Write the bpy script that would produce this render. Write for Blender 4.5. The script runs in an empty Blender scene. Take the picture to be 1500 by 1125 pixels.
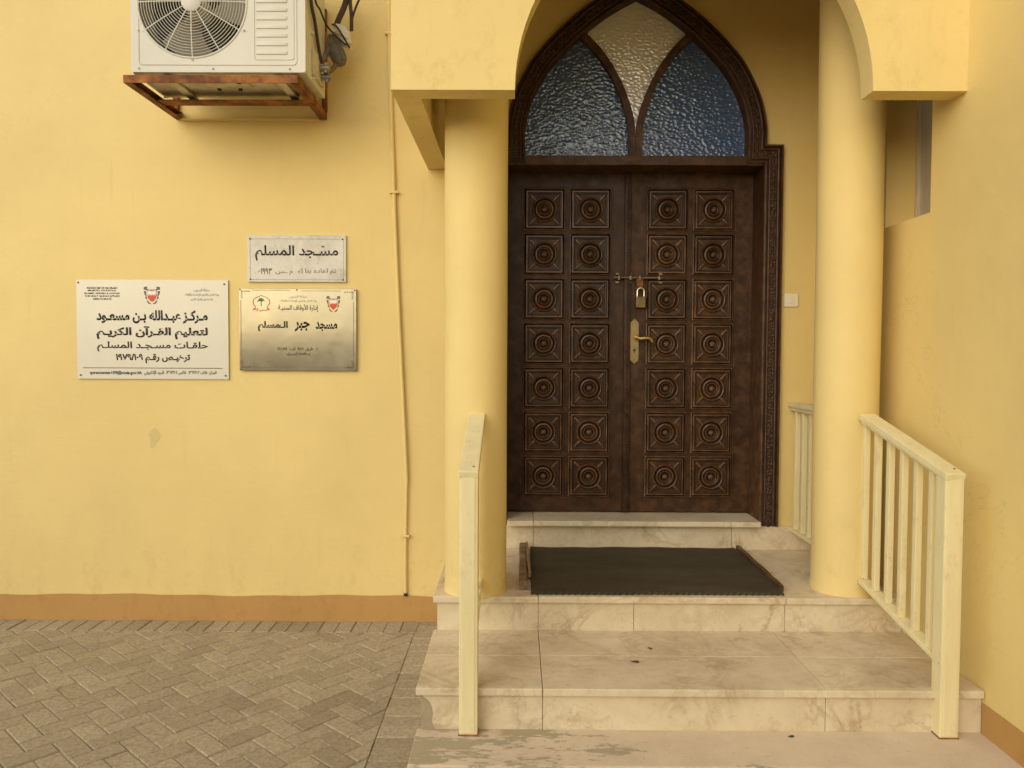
import bpy, bmesh, math, random
from mathutils import Vector, Matrix
from mathutils.geometry import tessellate_polygon
random.seed(7)
S = bpy.context.scene
COL = S.collection
GZ = 1.68                                   # eye height above the paving

# ---------------------------------------------------------------- camera
cam = bpy.data.objects.new('camera', bpy.data.cameras.new('camera'))
COL.objects.link(cam)
cam.data.sensor_width = 36.0
cam.data.lens = 27.205
cam.data.clip_start = 0.05
cam.data.clip_end = 2000
cam.matrix_world = (Matrix.Translation((0, 0, GZ)) @ Matrix.Rotation(0.0049, 4, 'Z')
                    @ Matrix.Rotation(math.pi/2 - 0.0352, 4, 'X') @ Matrix.Rotation(0.0043, 4, 'Z'))
S.camera = cam

# ---------------------------------------------------------------- sky, sun, exposure
SUN_EL, SUN_AZ = math.radians(26), math.radians(213)
w = bpy.data.worlds.new('World'); S.world = w; w.use_nodes = True
nt = w.node_tree
sky = nt.nodes.new('ShaderNodeTexSky'); sky.sky_type = 'NISHITA'; sky.sun_disc = False
sky.sun_elevation = SUN_EL; sky.sun_rotation = SUN_AZ
sky.air_density = 1.0; sky.dust_density = 1.5; sky.ozone_density = 1.0
bg = nt.nodes['Background']; bg.inputs['Strength'].default_value = 0.15
nt.links.new(sky.outputs['Color'], bg.inputs['Color'])
sl = bpy.data.lights.new('sun', 'SUN'); sl.energy = 0.95; sl.angle = math.radians(100); sl.color = (1.0, 0.89, 0.65)
so = bpy.data.objects.new('sun', sl); COL.objects.link(so)
d = Vector((math.sin(SUN_AZ)*math.cos(SUN_EL), math.cos(SUN_AZ)*math.cos(SUN_EL), math.sin(SUN_EL)))
so.rotation_euler = (-d).to_track_quat('-Z', 'Y').to_euler(); so.location = d*30
S.view_settings.view_transform = 'Standard'; S.view_settings.look = 'None'
S.view_settings.gamma = 1.0; S.view_settings.exposure = 0.33

# ---------------------------------------------------------------- materials
MATS = {}
def nodes_of(name, rough, metallic=0.0, spec=0.5):
    m = bpy.data.materials.new(name); m.use_nodes = True
    t = m.node_tree; b = t.nodes['Principled BSDF']
    b.inputs['Roughness'].default_value = rough
    b.inputs['Metallic'].default_value = metallic
    b.inputs['Specular IOR Level'].default_value = spec
    MATS[name] = m
    tc = t.nodes.new('ShaderNodeTexCoord')
    return m, t, b, tc.outputs['Object']
def n_noise(t, vec, scale, detail=4, rough=0.55, stretch=None, dist=0.0):
    if stretch:
        mp = t.nodes.new('ShaderNodeMapping'); mp.inputs['Scale'].default_value = stretch
        t.links.new(vec, mp.inputs['Vector']); vec = mp.outputs['Vector']
    n = t.nodes.new('ShaderNodeTexNoise'); n.inputs['Scale'].default_value = scale
    n.inputs['Detail'].default_value = detail; n.inputs['Roughness'].default_value = rough
    n.inputs['Distortion'].default_value = dist
    t.links.new(vec, n.inputs['Vector'])
    return n.outputs['Fac']
def n_ramp(t, fac, stops):
    r = t.nodes.new('ShaderNodeValToRGB')
    while len(r.color_ramp.elements) < len(stops): r.color_ramp.elements.new(0.5)
    for e, (p, c) in zip(r.color_ramp.elements, stops):
        e.position = p
        e.color = (c, c, c, 1) if isinstance(c, (int, float)) else (*c, 1)
    t.links.new(fac, r.inputs['Fac'])
    return r.outputs['Color']
def n_mix(t, fac, a, b, mode='MIX'):
    m = t.nodes.new('ShaderNodeMix'); m.data_type = 'RGBA'; m.blend_type = mode
    for i, v in ((0, fac), (6, a), (7, b)):
        if hasattr(v, 'links') or hasattr(v, 'is_linked'): t.links.new(v, m.inputs[i])
        elif i == 0: m.inputs[0].default_value = v
        else: m.inputs[i].default_value = (*v, 1)
    return m.outputs[2]
def n_bump(t, b, h, strength, dist=0.01, prev=None):
    n = t.nodes.new('ShaderNodeBump'); n.inputs['Strength'].default_value = strength
    n.inputs['Distance'].default_value = dist
    t.links.new(h, n.inputs['Height'])
    if prev is not None: t.links.new(prev, n.inputs['Normal'])
    t.links.new(n.outputs['Normal'], b.inputs['Normal'])
    return n.outputs['Normal']
def n_val(t, v):
    n = t.nodes.new('ShaderNodeValue'); n.outputs[0].default_value = v; return n.outputs[0]

def simple(name, c1, c2, scale, rough, metallic=0.0, bump=0.0, bscale=40, stretch=None, spec=0.5):
    m, t, b, v = nodes_of(name, rough, metallic, spec)
    col = n_mix(t, n_ramp(t, n_noise(t, v, scale, 5, 0.6, stretch), [(0.3, 0.0), (0.7, 1.0)]), c1, c2)
    t.links.new(col, b.inputs['Base Color'])
    if bump: n_bump(t, b, n_noise(t, v, bscale, 4, 0.6, stretch), bump)
    return m

def wall_paint(name, c, dirt=(0.42, 0.30, 0.12), spots=True):
    m, t, b, v = nodes_of(name, 0.62, 0.0, 0.3)
    lo = tuple(x*0.93 for x in c); hi = tuple(min(1, x*1.05) for x in c)
    col = n_mix(t, n_ramp(t, n_noise(t, v, 0.9, 5, 0.6), [(0.32, 0.0), (0.68, 1.0)]), lo, hi)
    col = n_mix(t, n_ramp(t, n_noise(t, v, 2.2, 6, 0.7, (1, 1, 0.35)), [(0.60, 0.0), (0.80, 0.22)]), col, (c[0]*0.86, c[1]*0.80, c[2]*0.72))
    if spots:
        sp = n_ramp(t, n_noise(t, v, 7.0, 8, 0.75), [(0.70, 0.0), (0.76, 0.4)])
        col = n_mix(t, sp, col, dirt)
    # faint drip streaks and mud splashed up from the paving
    drip = n_ramp(t, n_noise(t, v, 3.0, 5, 0.65, (7, 7, 0.45)), [(0.62, 0.0), (0.74, 0.20)])
    col = n_mix(t, drip, col, (c[0]*0.82, c[1]*0.74, c[2]*0.62))
    sz = t.nodes.new('ShaderNodeSeparateXYZ'); t.links.new(v, sz.inputs[0])
    low = n_ramp(t, sz.outputs[2], [(0.10, 1.0), (0.62, 0.0)])
    spl = n_ramp(t, n_noise(t, v, 9, 7, 0.78, (1, 1, 0.6)), [(0.52, 0.0), (0.70, 0.36)])
    col = n_mix(t, n_mix(t, 1.0, low, spl, 'MULTIPLY'), col, (c[0]*0.62, c[1]*0.55, c[2]*0.48))
    # hairline cracks
    hv = n_noise(t, v, 1.3, 7, 0.6, None, 0.8)
    hair = n_ramp(t, hv, [(0.4975, 0.0), (0.5, 0.32), (0.5025, 0.0)])
    gate = n_ramp(t, n_noise(t, v, 0.7, 2, 0.5), [(0.56, 0.0), (0.66, 1.0)])
    col = n_mix(t, n_mix(t, 1.0, hair, gate, 'MULTIPLY'), col, (c[0]*0.6, c[1]*0.52, c[2]*0.45))
    t.links.new(col, b.inputs['Base Color'])
    p = n_bump(t, b, n_noise(t, v, 1.6, 3, 0.5), 0.14, 0.06)
    p = n_bump(t, b, n_noise(t, v, 6.5, 4, 0.6, (1, 1, 1.8), 0.8), 0.16, 0.02, p)
    p = n_bump(t, b, n_noise(t, v, 26, 4, 0.6), 0.10, 0.01, p)
    n_bump(t, b, n_noise(t, v, 190, 3, 0.6), 0.12, 0.004, p)
    return m
YELLOW = (0.765, 0.595, 0.235)
wall_paint('yellow_paint', YELLOW)
wall_paint('porch_paint', (0.775, 0.61, 0.25), spots=False)
simple('ceiling_paint', (0.80, 0.73, 0.55), (0.85, 0.79, 0.62), 3, 0.7)
wall_paint('plinth_paint', (0.48, 0.275, 0.085))
def rail_paint():
    m, t, b, v = nodes_of('rail_paint', 0.5, 0.0, 0.4)
    col = n_mix(t, n_ramp(t, n_noise(t, v, 4, 5, 0.6, (3, 3, 0.6)), [(0.3, 0.0), (0.7, 1.0)]), (0.75, 0.655, 0.35), (0.83, 0.735, 0.42))
    col = n_mix(t, n_ramp(t, n_noise(t, v, 14, 7, 0.75, (1, 1, 0.5)), [(0.56, 0.0), (0.74, 0.45)]), col, (0.46, 0.35, 0.17))
    col = n_mix(t, n_ramp(t, n_noise(t, v, 38, 5, 0.7), [(0.685, 0.0), (0.70, 0.85)]), col, (0.17, 0.09, 0.04))
    t.links.new(col, b.inputs['Base Color'])
    p = n_bump(t, b, n_noise(t, v, 60, 3, 0.6, (1, 1, 0.15)), 0.10, 0.004)
    n_bump(t, b, n_noise(t, v, 5, 3, 0.5), 0.10, 0.02, p)
rail_paint()

def marble(name, base, light, vein, dirt_amt, rough):
    m, t, b, v = nodes_of(name, rough, 0.0, 0.4)
    col = n_mix(t, n_ramp(t, n_noise(t, v, 3.0, 6, 0.6, None, 1.2), [(0.3, 0.0), (0.7, 1.0)]), base, light)
    # thin wandering veins where a distorted noise crosses its middle
    for sc, wdt, amt in ((2.0, 0.012, 0.52), (4.4, 0.020, 0.34), (9.0, 0.028, 0.20)):
        f = n_noise(t, v, sc, 7, 0.60, None, 0.7)
        vm = n_ramp(t, f, [(0.5-wdt*2, 0.0), (0.5, amt), (0.5+wdt*2, 0.0)])
        gate = n_ramp(t, n_noise(t, v, sc*0.7+0.4, 3, 0.5), [(0.44, 0.0), (0.58, 1.0)])
        col = n_mix(t, n_mix(t, 1.0, vm, gate, 'MULTIPLY'), col, vein)
    col = n_mix(t, n_ramp(t, n_noise(t, v, 2.1, 8, 0.72), [(0.44, 0.0), (0.70, dirt_amt)]), col, (0.34, 0.235, 0.125))
    col = n_mix(t, n_ramp(t, n_noise(t, v, 5.5, 9, 0.78), [(0.56, 0.0), (0.66, dirt_amt*1.1)]), col, (0.33, 0.22, 0.11))
    col = n_mix(t, n_ramp(t, n_noise(t, v, 42, 5, 0.75), [(0.60, 0.0), (0.70, 0.45)]), col, (0.25, 0.17, 0.09))
    t.links.new(col, b.inputs['Base Color'])
    t.links.new(n_ramp(t, n_noise(t, v, 9, 5, 0.6), [(0.3, rough*0.8), (0.7, min(1, rough*1.3))]), b.inputs['Roughness'])
    p = n_bump(t, b, n_noise(t, v, 8, 4, 0.5), 0.06, 0.01)
    n_bump(t, b, n_noise(t, v, 120, 3, 0.6), 0.10, 0.003, p)
    return m
marble('marble_riser', (0.67, 0.565, 0.365), (0.77, 0.68, 0.47), (0.36, 0.24, 0.12), 0.26, 0.38)
marble('marble_tread', (0.68, 0.555, 0.365), (0.77, 0.65, 0.45), (0.40, 0.28, 0.16), 0.50, 0.42)
marble('marble_plaque', (0.60, 0.585, 0.50), (0.72, 0.705, 0.61), (0.34, 0.32, 0.26), 0.25, 0.4)
simple('mortar', (0.16, 0.11, 0.06), (0.26, 0.19, 0.11), 8, 0.9, bump=0.3)
simple('bare_cement', (0.33, 0.28, 0.175), (0.41, 0.35, 0.225), 9, 0.9, bump=0.4, bscale=70)

def worn_slab():
    m, t, b, v = nodes_of('worn_slab', 0.75, 0.0, 0.3)
    paint = n_mix(t, n_ramp(t, n_noise(t, v, 4, 6, 0.65), [(0.3, 0.0), (0.7, 1.0)]), (0.60, 0.475, 0.325), (0.72, 0.595, 0.42))
    cem = n_mix(t, n_noise(t, v, 30, 5, 0.7), (0.37, 0.31, 0.19), (0.45, 0.385, 0.245))
    sx = t.nodes.new('ShaderNodeSeparateXYZ'); t.links.new(v, sx.inputs[0])
    g = t.nodes.new('ShaderNodeMapRange'); g.inputs[1].default_value = -0.1; g.inputs[2].default_value = -0.75
    g.inputs[3].default_value = -0.13; g.inputs[4].default_value = 0.02
    t.links.new(sx.outputs[0], g.inputs[0])
    f = n_noise(t, v, 6.5, 12, 0.76, (0.6, 1.6, 1))
    ad = t.nodes.new('ShaderNodeMath'); ad.operation = 'ADD'
    t.links.new(f, ad.inputs[0]); t.links.new(g.outputs[0], ad.inputs[1])
    mask = n_ramp(t, ad.outputs[0], [(0.49, 0.0), (0.53, 1.0)])
    col = n_mix(t, mask, paint, cem)
    col = n_mix(t, n_ramp(t, n_noise(t, v, 45, 5, 0.7), [(0.63, 0.0), (0.70, 0.5)]), col, (0.2, 0.15, 0.1))
    t.links.new(col, b.inputs['Base Color'])
    p = n_bump(t, b, mask, 0.5, -0.003)
    n_bump(t, b, n_noise(t, v, 80, 4, 0.7), 0.3, 0.004, p)
worn_slab()

def wood(name, c1, c2, worn, rough, stretch=(9, 9, 0.7)):
    m, t, b, v = nodes_of(name, rough, 0.0, 0.28)
    g = n_noise(t, v, 5, 7, 0.65, stretch, 0.4)
    col = n_mix(t, n_ramp(t, g, [(0.3, 0.0), (0.7, 1.0)]), c1, c2)
    col = n_mix(t, n_ramp(t, n_noise(t, v, 2.0, 4, 0.6), [(0.45, 0.0), (0.75, 0.5)]), col, worn)
    geo = t.nodes.new('ShaderNodeNewGeometry')
    edge = n_ramp(t, geo.outputs['Pointiness'], [(0.508, 0.0), (0.56, 1.0)])  # raised edges lightened: worn varnish plus highlights painted onto the carving
    em = n_mix(t, 1.0, edge, n_ramp(t, n_noise(t, v, 14, 5, 0.7), [(0.4, 0.25), (0.65, 1.0)]), 'MULTIPLY')
    col = n_mix(t, em, col, tuple(min(1, x*1.9) for x in worn))
    low = n_ramp(t, n_noise(t, v, 3.2, 7, 0.75, (5, 5, 0.8)), [(0.64, 0.0), (0.71, 0.55)])
    col = n_mix(t, low, col, tuple(min(1, x*1.5) for x in worn))
    oi = t.nodes.new('ShaderNodeObjectInfo')          # every carved panel weathered a little differently
    col = n_mix(t, n_ramp(t, oi.outputs['Random'], [(0.0, 0.0), (1.0, 0.45)]), col, tuple(x*0.55 for x in c1))
    t.links.new(col, b.inputs['Base Color'])
    t.links.new(n_ramp(t, n_noise(t, v, 6, 5, 0.7), [(0.3, rough*0.75), (0.7, min(1, rough*1.35))]), b.inputs['Roughness'])
    n_bump(t, b, n_noise(t, v, 16, 6, 0.7, stretch), 0.22, 0.004)
    return m
wood('dark_wood', (0.011, 0.0042, 0.0015), (0.025, 0.0098, 0.0034), (0.050, 0.023, 0.009), 0.40)
wood('panel_wood', (0.022, 0.0085, 0.0030), (0.050, 0.0210, 0.0078), (0.11, 0.054, 0.022), 0.30)  # lighter copy of the leaf wood, carving highlights put into its colour
MATS['panel_wood'].node_tree.nodes['Principled BSDF'].inputs['Specular IOR Level'].default_value = 0.45
wood('frame_wood', (0.024, 0.0095, 0.0042), (0.046, 0.0195, 0.0090), (0.085, 0.043, 0.019), 0.42)
wood('old_batten', (0.10, 0.055, 0.028), (0.20, 0.12, 0.065), (0.24, 0.16, 0.09), 0.8, (12, 0.9, 12))

def carved():
    m, t, b, v = nodes_of('carved_wood', 0.5, 0.0, 0.4)
    vo = t.nodes.new('ShaderNodeTexVoronoi'); vo.inputs['Scale'].default_value = 62
    t.links.new(v, vo.inputs['Vector'])
    col = n_mix(t, n_ramp(t, vo.outputs['Distance'], [(0.15, 0.0), (0.6, 1.0)]), (0.105, 0.055, 0.029), (0.040, 0.019, 0.010))
    t.links.new(col, b.inputs['Base Color'])
    n_bump(t, b, n_ramp(t, vo.outputs['Distance'], [(0.1, 1.0), (0.65, 0.0)]), 0.9, 0.006)
carved()

def rippled_glass(name, c1, c2, rough):
    m, t, b, v = nodes_of(name, rough, 0.0, 0.9)
    b.inputs['IOR'].default_value = 1.6
    col = n_mix(t, n_noise(t, v, 3, 3, 0.5), c1, c2)
    t.links.new(col, b.inputs['Base Color'])
    mp = t.nodes.new('ShaderNodeMapping'); mp.inputs['Scale'].default_value = (1.0, 1.0, 1.45)
    wob = t.nodes.new('ShaderNodeTexNoise'); wob.inputs['Scale'].default_value = 14
    t.links.new(v, wob.inputs['Vector'])
    mx = n_mix(t, 0.025, v, wob.outputs['Color'])
    t.links.new(mx, mp.inputs['Vector'])
    vo = t.nodes.new('ShaderNodeTexVoronoi'); vo.feature = 'SMOOTH_F1'; vo.inputs['Scale'].default_value = 44
    vo.inputs['Smoothness'].default_value = 0.6
    t.links.new(mp.outputs['Vector'], vo.inputs['Vector'])
    p = n_bump(t, b, vo.outputs['Distance'], 0.42, 0.010)
    n_bump(t, b, n_noise(t, v, 9, 3, 0.5), 0.12, 0.02, p)
rippled_glass('sky_painted_blue_glass', (0.045, 0.095, 0.21), (0.062, 0.125, 0.27), 0.17)  # blue glass, deepened so its base colour carries the sky reflection
rippled_glass('pale_rippled_glass', (0.84, 0.83, 0.80), (0.92, 0.91, 0.88), 0.16)
MATS['pale_rippled_glass'].node_tree.nodes['Principled BSDF'].inputs['Metallic'].default_value = 0.15

simple('white_enamel', (0.57, 0.555, 0.455), (0.63, 0.615, 0.51), 3, 0.4, bump=0.03, bscale=60)
simple('dusty_enamel', (0.42, 0.36, 0.25), (0.74, 0.68, 0.53), 9, 0.55, bump=0.08)
simple('fan_plastic', (0.46, 0.41, 0.30), (0.56, 0.50, 0.38), 5, 0.5)
simple('dark_fins', (0.012, 0.011, 0.009), (0.03, 0.027, 0.02), 20, 0.7)
def rust():
    m, t, b, v = nodes_of('rusty_steel', 0.75, 0.15, 0.4)
    col = n_ramp(t, n_noise(t, v, 7, 8, 0.7), [(0.25, (0.055, 0.020, 0.010)), (0.45, (0.16, 0.058, 0.018)), (0.60, (0.34, 0.135, 0.032)), (0.78, (0.46, 0.27, 0.10))])
    t.links.new(col, b.inputs['Base Color'])
    n_bump(t, b, n_noise(t, v, 50, 6, 0.75), 0.5, 0.005)
rust()
simple('black_rubber', (0.012, 0.010, 0.008), (0.03, 0.026, 0.02), 15, 0.6)
simple('brown_lagging', (0.045, 0.024, 0.014), (0.085, 0.05, 0.03), 15, 0.8, bump=0.3)
simple('grey_lagging', (0.10, 0.085, 0.065), (0.20, 0.17, 0.125), 18, 0.7, bump=0.4)
simple('white_tape', (0.55, 0.50, 0.40), (0.72, 0.68, 0.56), 12, 0.6, bump=0.3)
simple('grey_metal', (0.22, 0.20, 0.16), (0.34, 0.31, 0.25), 20, 0.45, 0.6)
def mat_fabric():
    m, t, b, v = nodes_of('mat_fabric', 0.92, 0.0, 0.2)
    col = n_mix(t, n_ramp(t, n_noise(t, v, 2.5, 6, 0.65, (0.5, 2, 1)), [(0.3, 0.0), (0.7, 1.0)]), (0.055, 0.043, 0.025), (0.095, 0.076, 0.044))
    col = n_mix(t, n_ramp(t, n_noise(t, v, 90, 3, 0.7), [(0.5, 0.0), (0.75, 0.5)]), col, (0.10, 0.082, 0.05))
    col = n_mix(t, n_ramp(t, n_noise(t, v, 14, 6, 0.8), [(0.71, 0.0), (0.77, 0.7)]), col, (0.2, 0.16, 0.1))
    t.links.new(col, b.inputs['Base Color'])
    wv = t.nodes.new('ShaderNodeTexWave'); wv.bands_direction = 'X'; wv.inputs['Scale'].default_value = 45
    t.links.new(v, wv.inputs['Vector'])
    p = n_bump(t, b, wv.outputs['Fac'], 0.35, 0.004)
    n_bump(t, b, n_noise(t, v, 160, 3, 0.7), 0.6, 0.004, p)
mat_fabric()
simple('brass', (0.42, 0.29, 0.085), (0.55, 0.40, 0.14), 12, 0.34, 0.85, bump=0.05)
simple('aged_brass', (0.24, 0.18, 0.075), (0.36, 0.27, 0.12), 14, 0.42, 0.75, bump=0.1)
simple('dull_brass', (0.13, 0.085, 0.035), (0.25, 0.175, 0.075), 20, 0.4, 0.75, bump=0.1)
simple('old_steel', (0.13, 0.095, 0.055), (0.24, 0.18, 0.11), 18, 0.42, 0.75, bump=0.1)
simple('chrome', (0.65, 0.62, 0.55), (0.75, 0.72, 0.65), 10, 0.2, 0.95)
simple('switch_plastic', (0.78, 0.73, 0.54), (0.84, 0.79, 0.60), 6, 0.35)
simple('window_frame_metal', (0.62, 0.56, 0.42), (0.70, 0.64, 0.49), 9, 0.35, 0.3)
simple('gasket', (0.02, 0.015, 0.01), (0.03, 0.024, 0.018), 9, 0.6)
simple('window_glass', (0.42, 0.36, 0.26), (0.50, 0.44, 0.33), 2, 0.18, 0.0, spec=0.4)
simple('satin_aluminium', (0.58, 0.555, 0.445), (0.62, 0.595, 0.48), 1.5, 0.42, 0.2)
def brushed():
    m, t, b, v = nodes_of('mirror_steel', 0.20, 0.65, 0.5)
    t.links.new(n_mix(t, n_noise(t, v, 4, 4), (0.31, 0.285, 0.205), (0.34, 0.315, 0.23)), b.inputs['Base Color'])
    t.links.new(n_ramp(t, n_noise(t, v, 6, 6, 0.7), [(0.35, 0.13), (0.7, 0.21)]), b.inputs['Roughness'])
    n_bump(t, b, n_noise(t, v, 5, 2, 0.5), 0.04, 0.02)
brushed()
simple('black_ink', (0.018, 0.014, 0.010), (0.028, 0.022, 0.016), 30, 0.55)
simple('brown_ink', (0.10, 0.082, 0.052), (0.15, 0.125, 0.085), 30, 0.6)
simple('faint_ink', (0.33, 0.295, 0.21), (0.38, 0.34, 0.25), 30, 0.6)
simple('red_enamel', (0.60, 0.055, 0.022), (0.68, 0.075, 0.03), 20, 0.5)
simple('green_enamel', (0.04, 0.15, 0.05), (0.07, 0.21, 0.07), 40, 0.55)
simple('gold_enamel', (0.50, 0.38, 0.12), (0.58, 0.45, 0.16), 40, 0.5)
simple('white_enamel_mark', (0.82, 0.78, 0.68), (0.86, 0.82, 0.72), 40, 0.5)
simple('dry_leaf', (0.09, 0.065, 0.038), (0.17, 0.12, 0.07), 40, 0.8)
def paver():
    m, t, b, v = nodes_of('paver', 0.85, 0.0, 0.3)
    at = t.nodes.new('ShaderNodeAttribute'); at.attribute_name = 'tone'
    base = n_ramp(t, at.outputs['Fac'], [(0.0, (0.34, 0.27, 0.165)), (0.5, (0.41, 0.33, 0.208)), (1.0, (0.47, 0.385, 0.245))])
    col = n_mix(t, n_ramp(t, n_noise(t, v, 0.9, 6, 0.65), [(0.35, 0.0), (0.68, 0.6)]), base, (0.54, 0.45, 0.295))
    col = n_mix(t, n_ramp(t, n_noise(t, v, 55, 5, 0.75), [(0.42, 0.0), (0.70, 0.62)]), col, (0.13, 0.097, 0.058))
    col = n_mix(t, n_ramp(t, n_noise(t, v, 11, 6, 0.8), [(0.665, 0.0), (0.70, 0.75)]), col, (0.58, 0.50, 0.34))
    col = n_mix(t, n_ramp(t, n_noise(t, v, 1.7, 7, 0.7), [(0.55, 0.0), (0.75, 0.45)]), col, (0.15, 0.11, 0.062))
    t.links.new(col, b.inputs['Base Color'])
    p = n_bump(t, b, n_noise(t, v, 12, 4, 0.6), 0.15, 0.01)
    n_bump(t, b, n_noise(t, v, 150, 4, 0.7), 0.45, 0.004, p)
paver()
simple('sand_bed', (0.20, 0.15, 0.085), (0.52, 0.43, 0.28), 3.5, 0.95, bump=0.5, bscale=120)

# ---------------------------------------------------------------- helpers
ORG = {}
def set_tags(o, label=None, cat=None, group=None, kind=None):
    for k, v in (('label', label), ('category', cat), ('group', group), ('kind', kind)):
        if v: o[k] = v
    return o
def thing(name, label, cat, loc, group=None):
    o = bpy.data.objects.new(name, None); COL.objects.link(o)
    o.empty_display_size = 0.1
    o.location = (loc[0], loc[1], loc[2]+GZ); ORG[o] = Vector(loc)
    return set_tags(o, label, cat, group)
def obj(name, bm, mats, parent=None, smooth=None, local=False):
    """link bm (coords relative to the eye) as one mesh object"""
    if not isinstance(mats, (list, tuple)): mats = [mats]
    if parent is not None: o0 = ORG[parent]
    else:
        xs = [v.co.x for v in bm.verts]; ys = [v.co.y for v in bm.verts]; zs = [v.co.z for v in bm.verts]
        o0 = Vector(((min(xs)+max(xs))/2, (min(ys)+max(ys))/2, min(zs)))
    if not local:
        for v in bm.verts: v.co -= o0
    bmesh.ops.recalc_face_normals(bm, faces=bm.faces)
    me = bpy.data.meshes.new(name); bm.to_mesh(me); bm.free()
    for m in mats: me.materials.append(MATS[m])
    o = bpy.data.objects.new(name, me); COL.objects.link(o)
    if smooth is not None:
        me.polygons.foreach_set('use_smooth', [True]*len(me.polygons))
        me.set_sharp_from_angle(angle=math.radians(smooth))
    if parent is not None: o.parent = parent; ORG[o] = o0
    else: o.location = (o0.x, o0.y, o0.z+GZ); ORG[o] = o0
    return o
def box(bm, x0, x1, y0, y1, z0, z1, bev=0.0, seg=2):
    r = bmesh.ops.create_cube(bm, size=1.0, matrix=Matrix.Translation(((x0+x1)/2, (y0+y1)/2, (z0+z1)/2)) @ Matrix.Diagonal((abs(x1-x0), abs(y1-y0), abs(z1-z0), 1)))
    if bev > 0:
        es = {e for v in r['verts'] for e in v.link_edges}
        bmesh.ops.bevel(bm, geom=list(es), offset=bev, segments=seg, profile=0.6, affect='EDGES')
    return bm
def bar(bm, p0, p1, wx, hz, bev=0.004, up=Vector((0, 0, 1))):
    """box-section bar from p0 to p1 (ends at the points), wx across, hz tall"""
    p0, p1 = Vector(p0), Vector(p1); d = (p1-p0); L = d.length; d.normalize()
    sx = d.cross(up).normalized(); uz = sx.cross(d).normalized()
    m = Matrix((( sx.x*wx, d.x*L, uz.x*hz, (p0.x+p1.x)/2), (sx.y*wx, d.y*L, uz.y*hz, (p0.y+p1.y)/2), (sx.z*wx, d.z*L, uz.z*hz, (p0.z+p1.z)/2), (0, 0, 0, 1)))
    r = bmesh.ops.create_cube(bm, size=1.0, matrix=m)
    if bev > 0:
        es = {e for v in r['verts'] for e in v.link_edges}
        bmesh.ops.bevel(bm, geom=list(es), offset=bev, segments=2, profile=0.6, affect='EDGES')
def smooth_path(pts, n=8):
    pts = [Vector(p) for p in pts]; out = []
    for i in range(len(pts)-1):
        a = pts[max(i-1, 0)]; b = pts[i]; c = pts[i+1]; e = pts[min(i+2, len(pts)-1)]
        for k in range(n):
            t = k/n
            out.append(0.5*((2*b)+(c-a)*t+(2*a-5*b+4*c-e)*t*t+(3*b-a-3*c+e)*t**3))
    out.append(pts[-1]); return out
def tube(bm, pts, r, seg=10, closed=False):
    pts = [Vector(p) for p in pts]; n = len(pts); rings = []; prev = None
    rf = r if callable(r) else (lambda t: r)
    for i, p in enumerate(pts):
        if closed: d = pts[(i+1) % n]-pts[i-1]
        else: d = pts[min(i+1, n-1)]-pts[max(i-1, 0)]
        d.normalize()
        if prev is None:
            a = Vector((0, 0, 1)) if abs(d.z) < 0.9 else Vector((1, 0, 0))
            u = d.cross(a).normalized()
        else: u = (prev-d*prev.dot(d)).normalized()
        prev = u; q = d.cross(u); rr = rf(i/max(1, n-1))
        rings.append([bm.verts.new(p+(u*math.cos(2*math.pi*k/seg)+q*math.sin(2*math.pi*k/seg))*rr) for k in range(seg)])
    for i in range(n if closed else n-1):
        A, B = rings[i], rings[(i+1) % n]
        for k in range(seg): bm.faces.new((A[k], A[(k+1) % seg], B[(k+1) % seg], B[k]))
    if not closed: bm.faces.new(rings[0][::-1]); bm.faces.new(rings[-1])
def lathe(bm, prof, centre, axis='Z', seg=32, cap=True):
    c = Vector(centre); rings = []
    for r, h in prof:
        ring = []
        for k in range(seg):
            a = 2*math.pi*k/seg; x, y = math.cos(a)*r, math.sin(a)*r
            ring.append(bm.verts.new(c+(Vector((x, y, h)) if axis == 'Z' else Vector((x, -h, y)))))
        rings.append(ring)
    for A, B in zip(rings, rings[1:]):
        for k in range(seg): bm.faces.new((A[k], A[(k+1) % seg], B[(k+1) % seg], B[k]))
    if cap: bm.faces.new(rings[0][::-1]); bm.faces.new(rings[-1])
def slab_xz(bm, loops, y0, y1, axis='Y'):
    """solid with outline loops in the x-z plane (later loops are holes), between y0 and y1"""
    def P(a, b, c): return Vector((a, c, b)) if axis == 'Y' else Vector((c, a, b))
    tris = tessellate_polygon([[Vector((p[0], p[1], 0)) for p in lp] for lp in loops])
    flat = [p for lp in loops for p in lp]
    F = [bm.verts.new(P(p[0], p[1], y0)) for p in flat]; B = [bm.verts.new(P(p[0], p[1], y1)) for p in flat]
    for a, b, c in tris:
        bm.faces.new((F[a], F[b], F[c])); bm.faces.new((B[c], B[b], B[a]))
    i = 0
    for lp in loops:
        n = len(lp)
        for k in range(n):
            a, b = i+k, i+(k+1) % n
            bm.faces.new((F[a], B[a], B[b], F[b]))
        i += n
def NB(): return bmesh.new()

# ---------------------------------------------------------------- levels (relative to the eye)
Yw = 4.85; Xr = 1.953; Xl = -0.411
Zt, Zp, Z2, Z3, Zg = -1.02, -1.204, -1.379, -1.56, -1.68
Yp, Y2, Y3 = 3.8435, 3.171, 2.90

# ---------------------------------------------------------------- ground and paving
bm = NB(); s = 300
vs = [bm.verts.new(p) for p in ((-s, -s, Zg-0.006), (s, -s, Zg-0.006), (s, s, Zg-0.006), (-s, s, Zg-0.006))]
bm.faces.new(vs)
set_tags(obj('ground', bm, 'sand_bed'), kind='structure')

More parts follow.
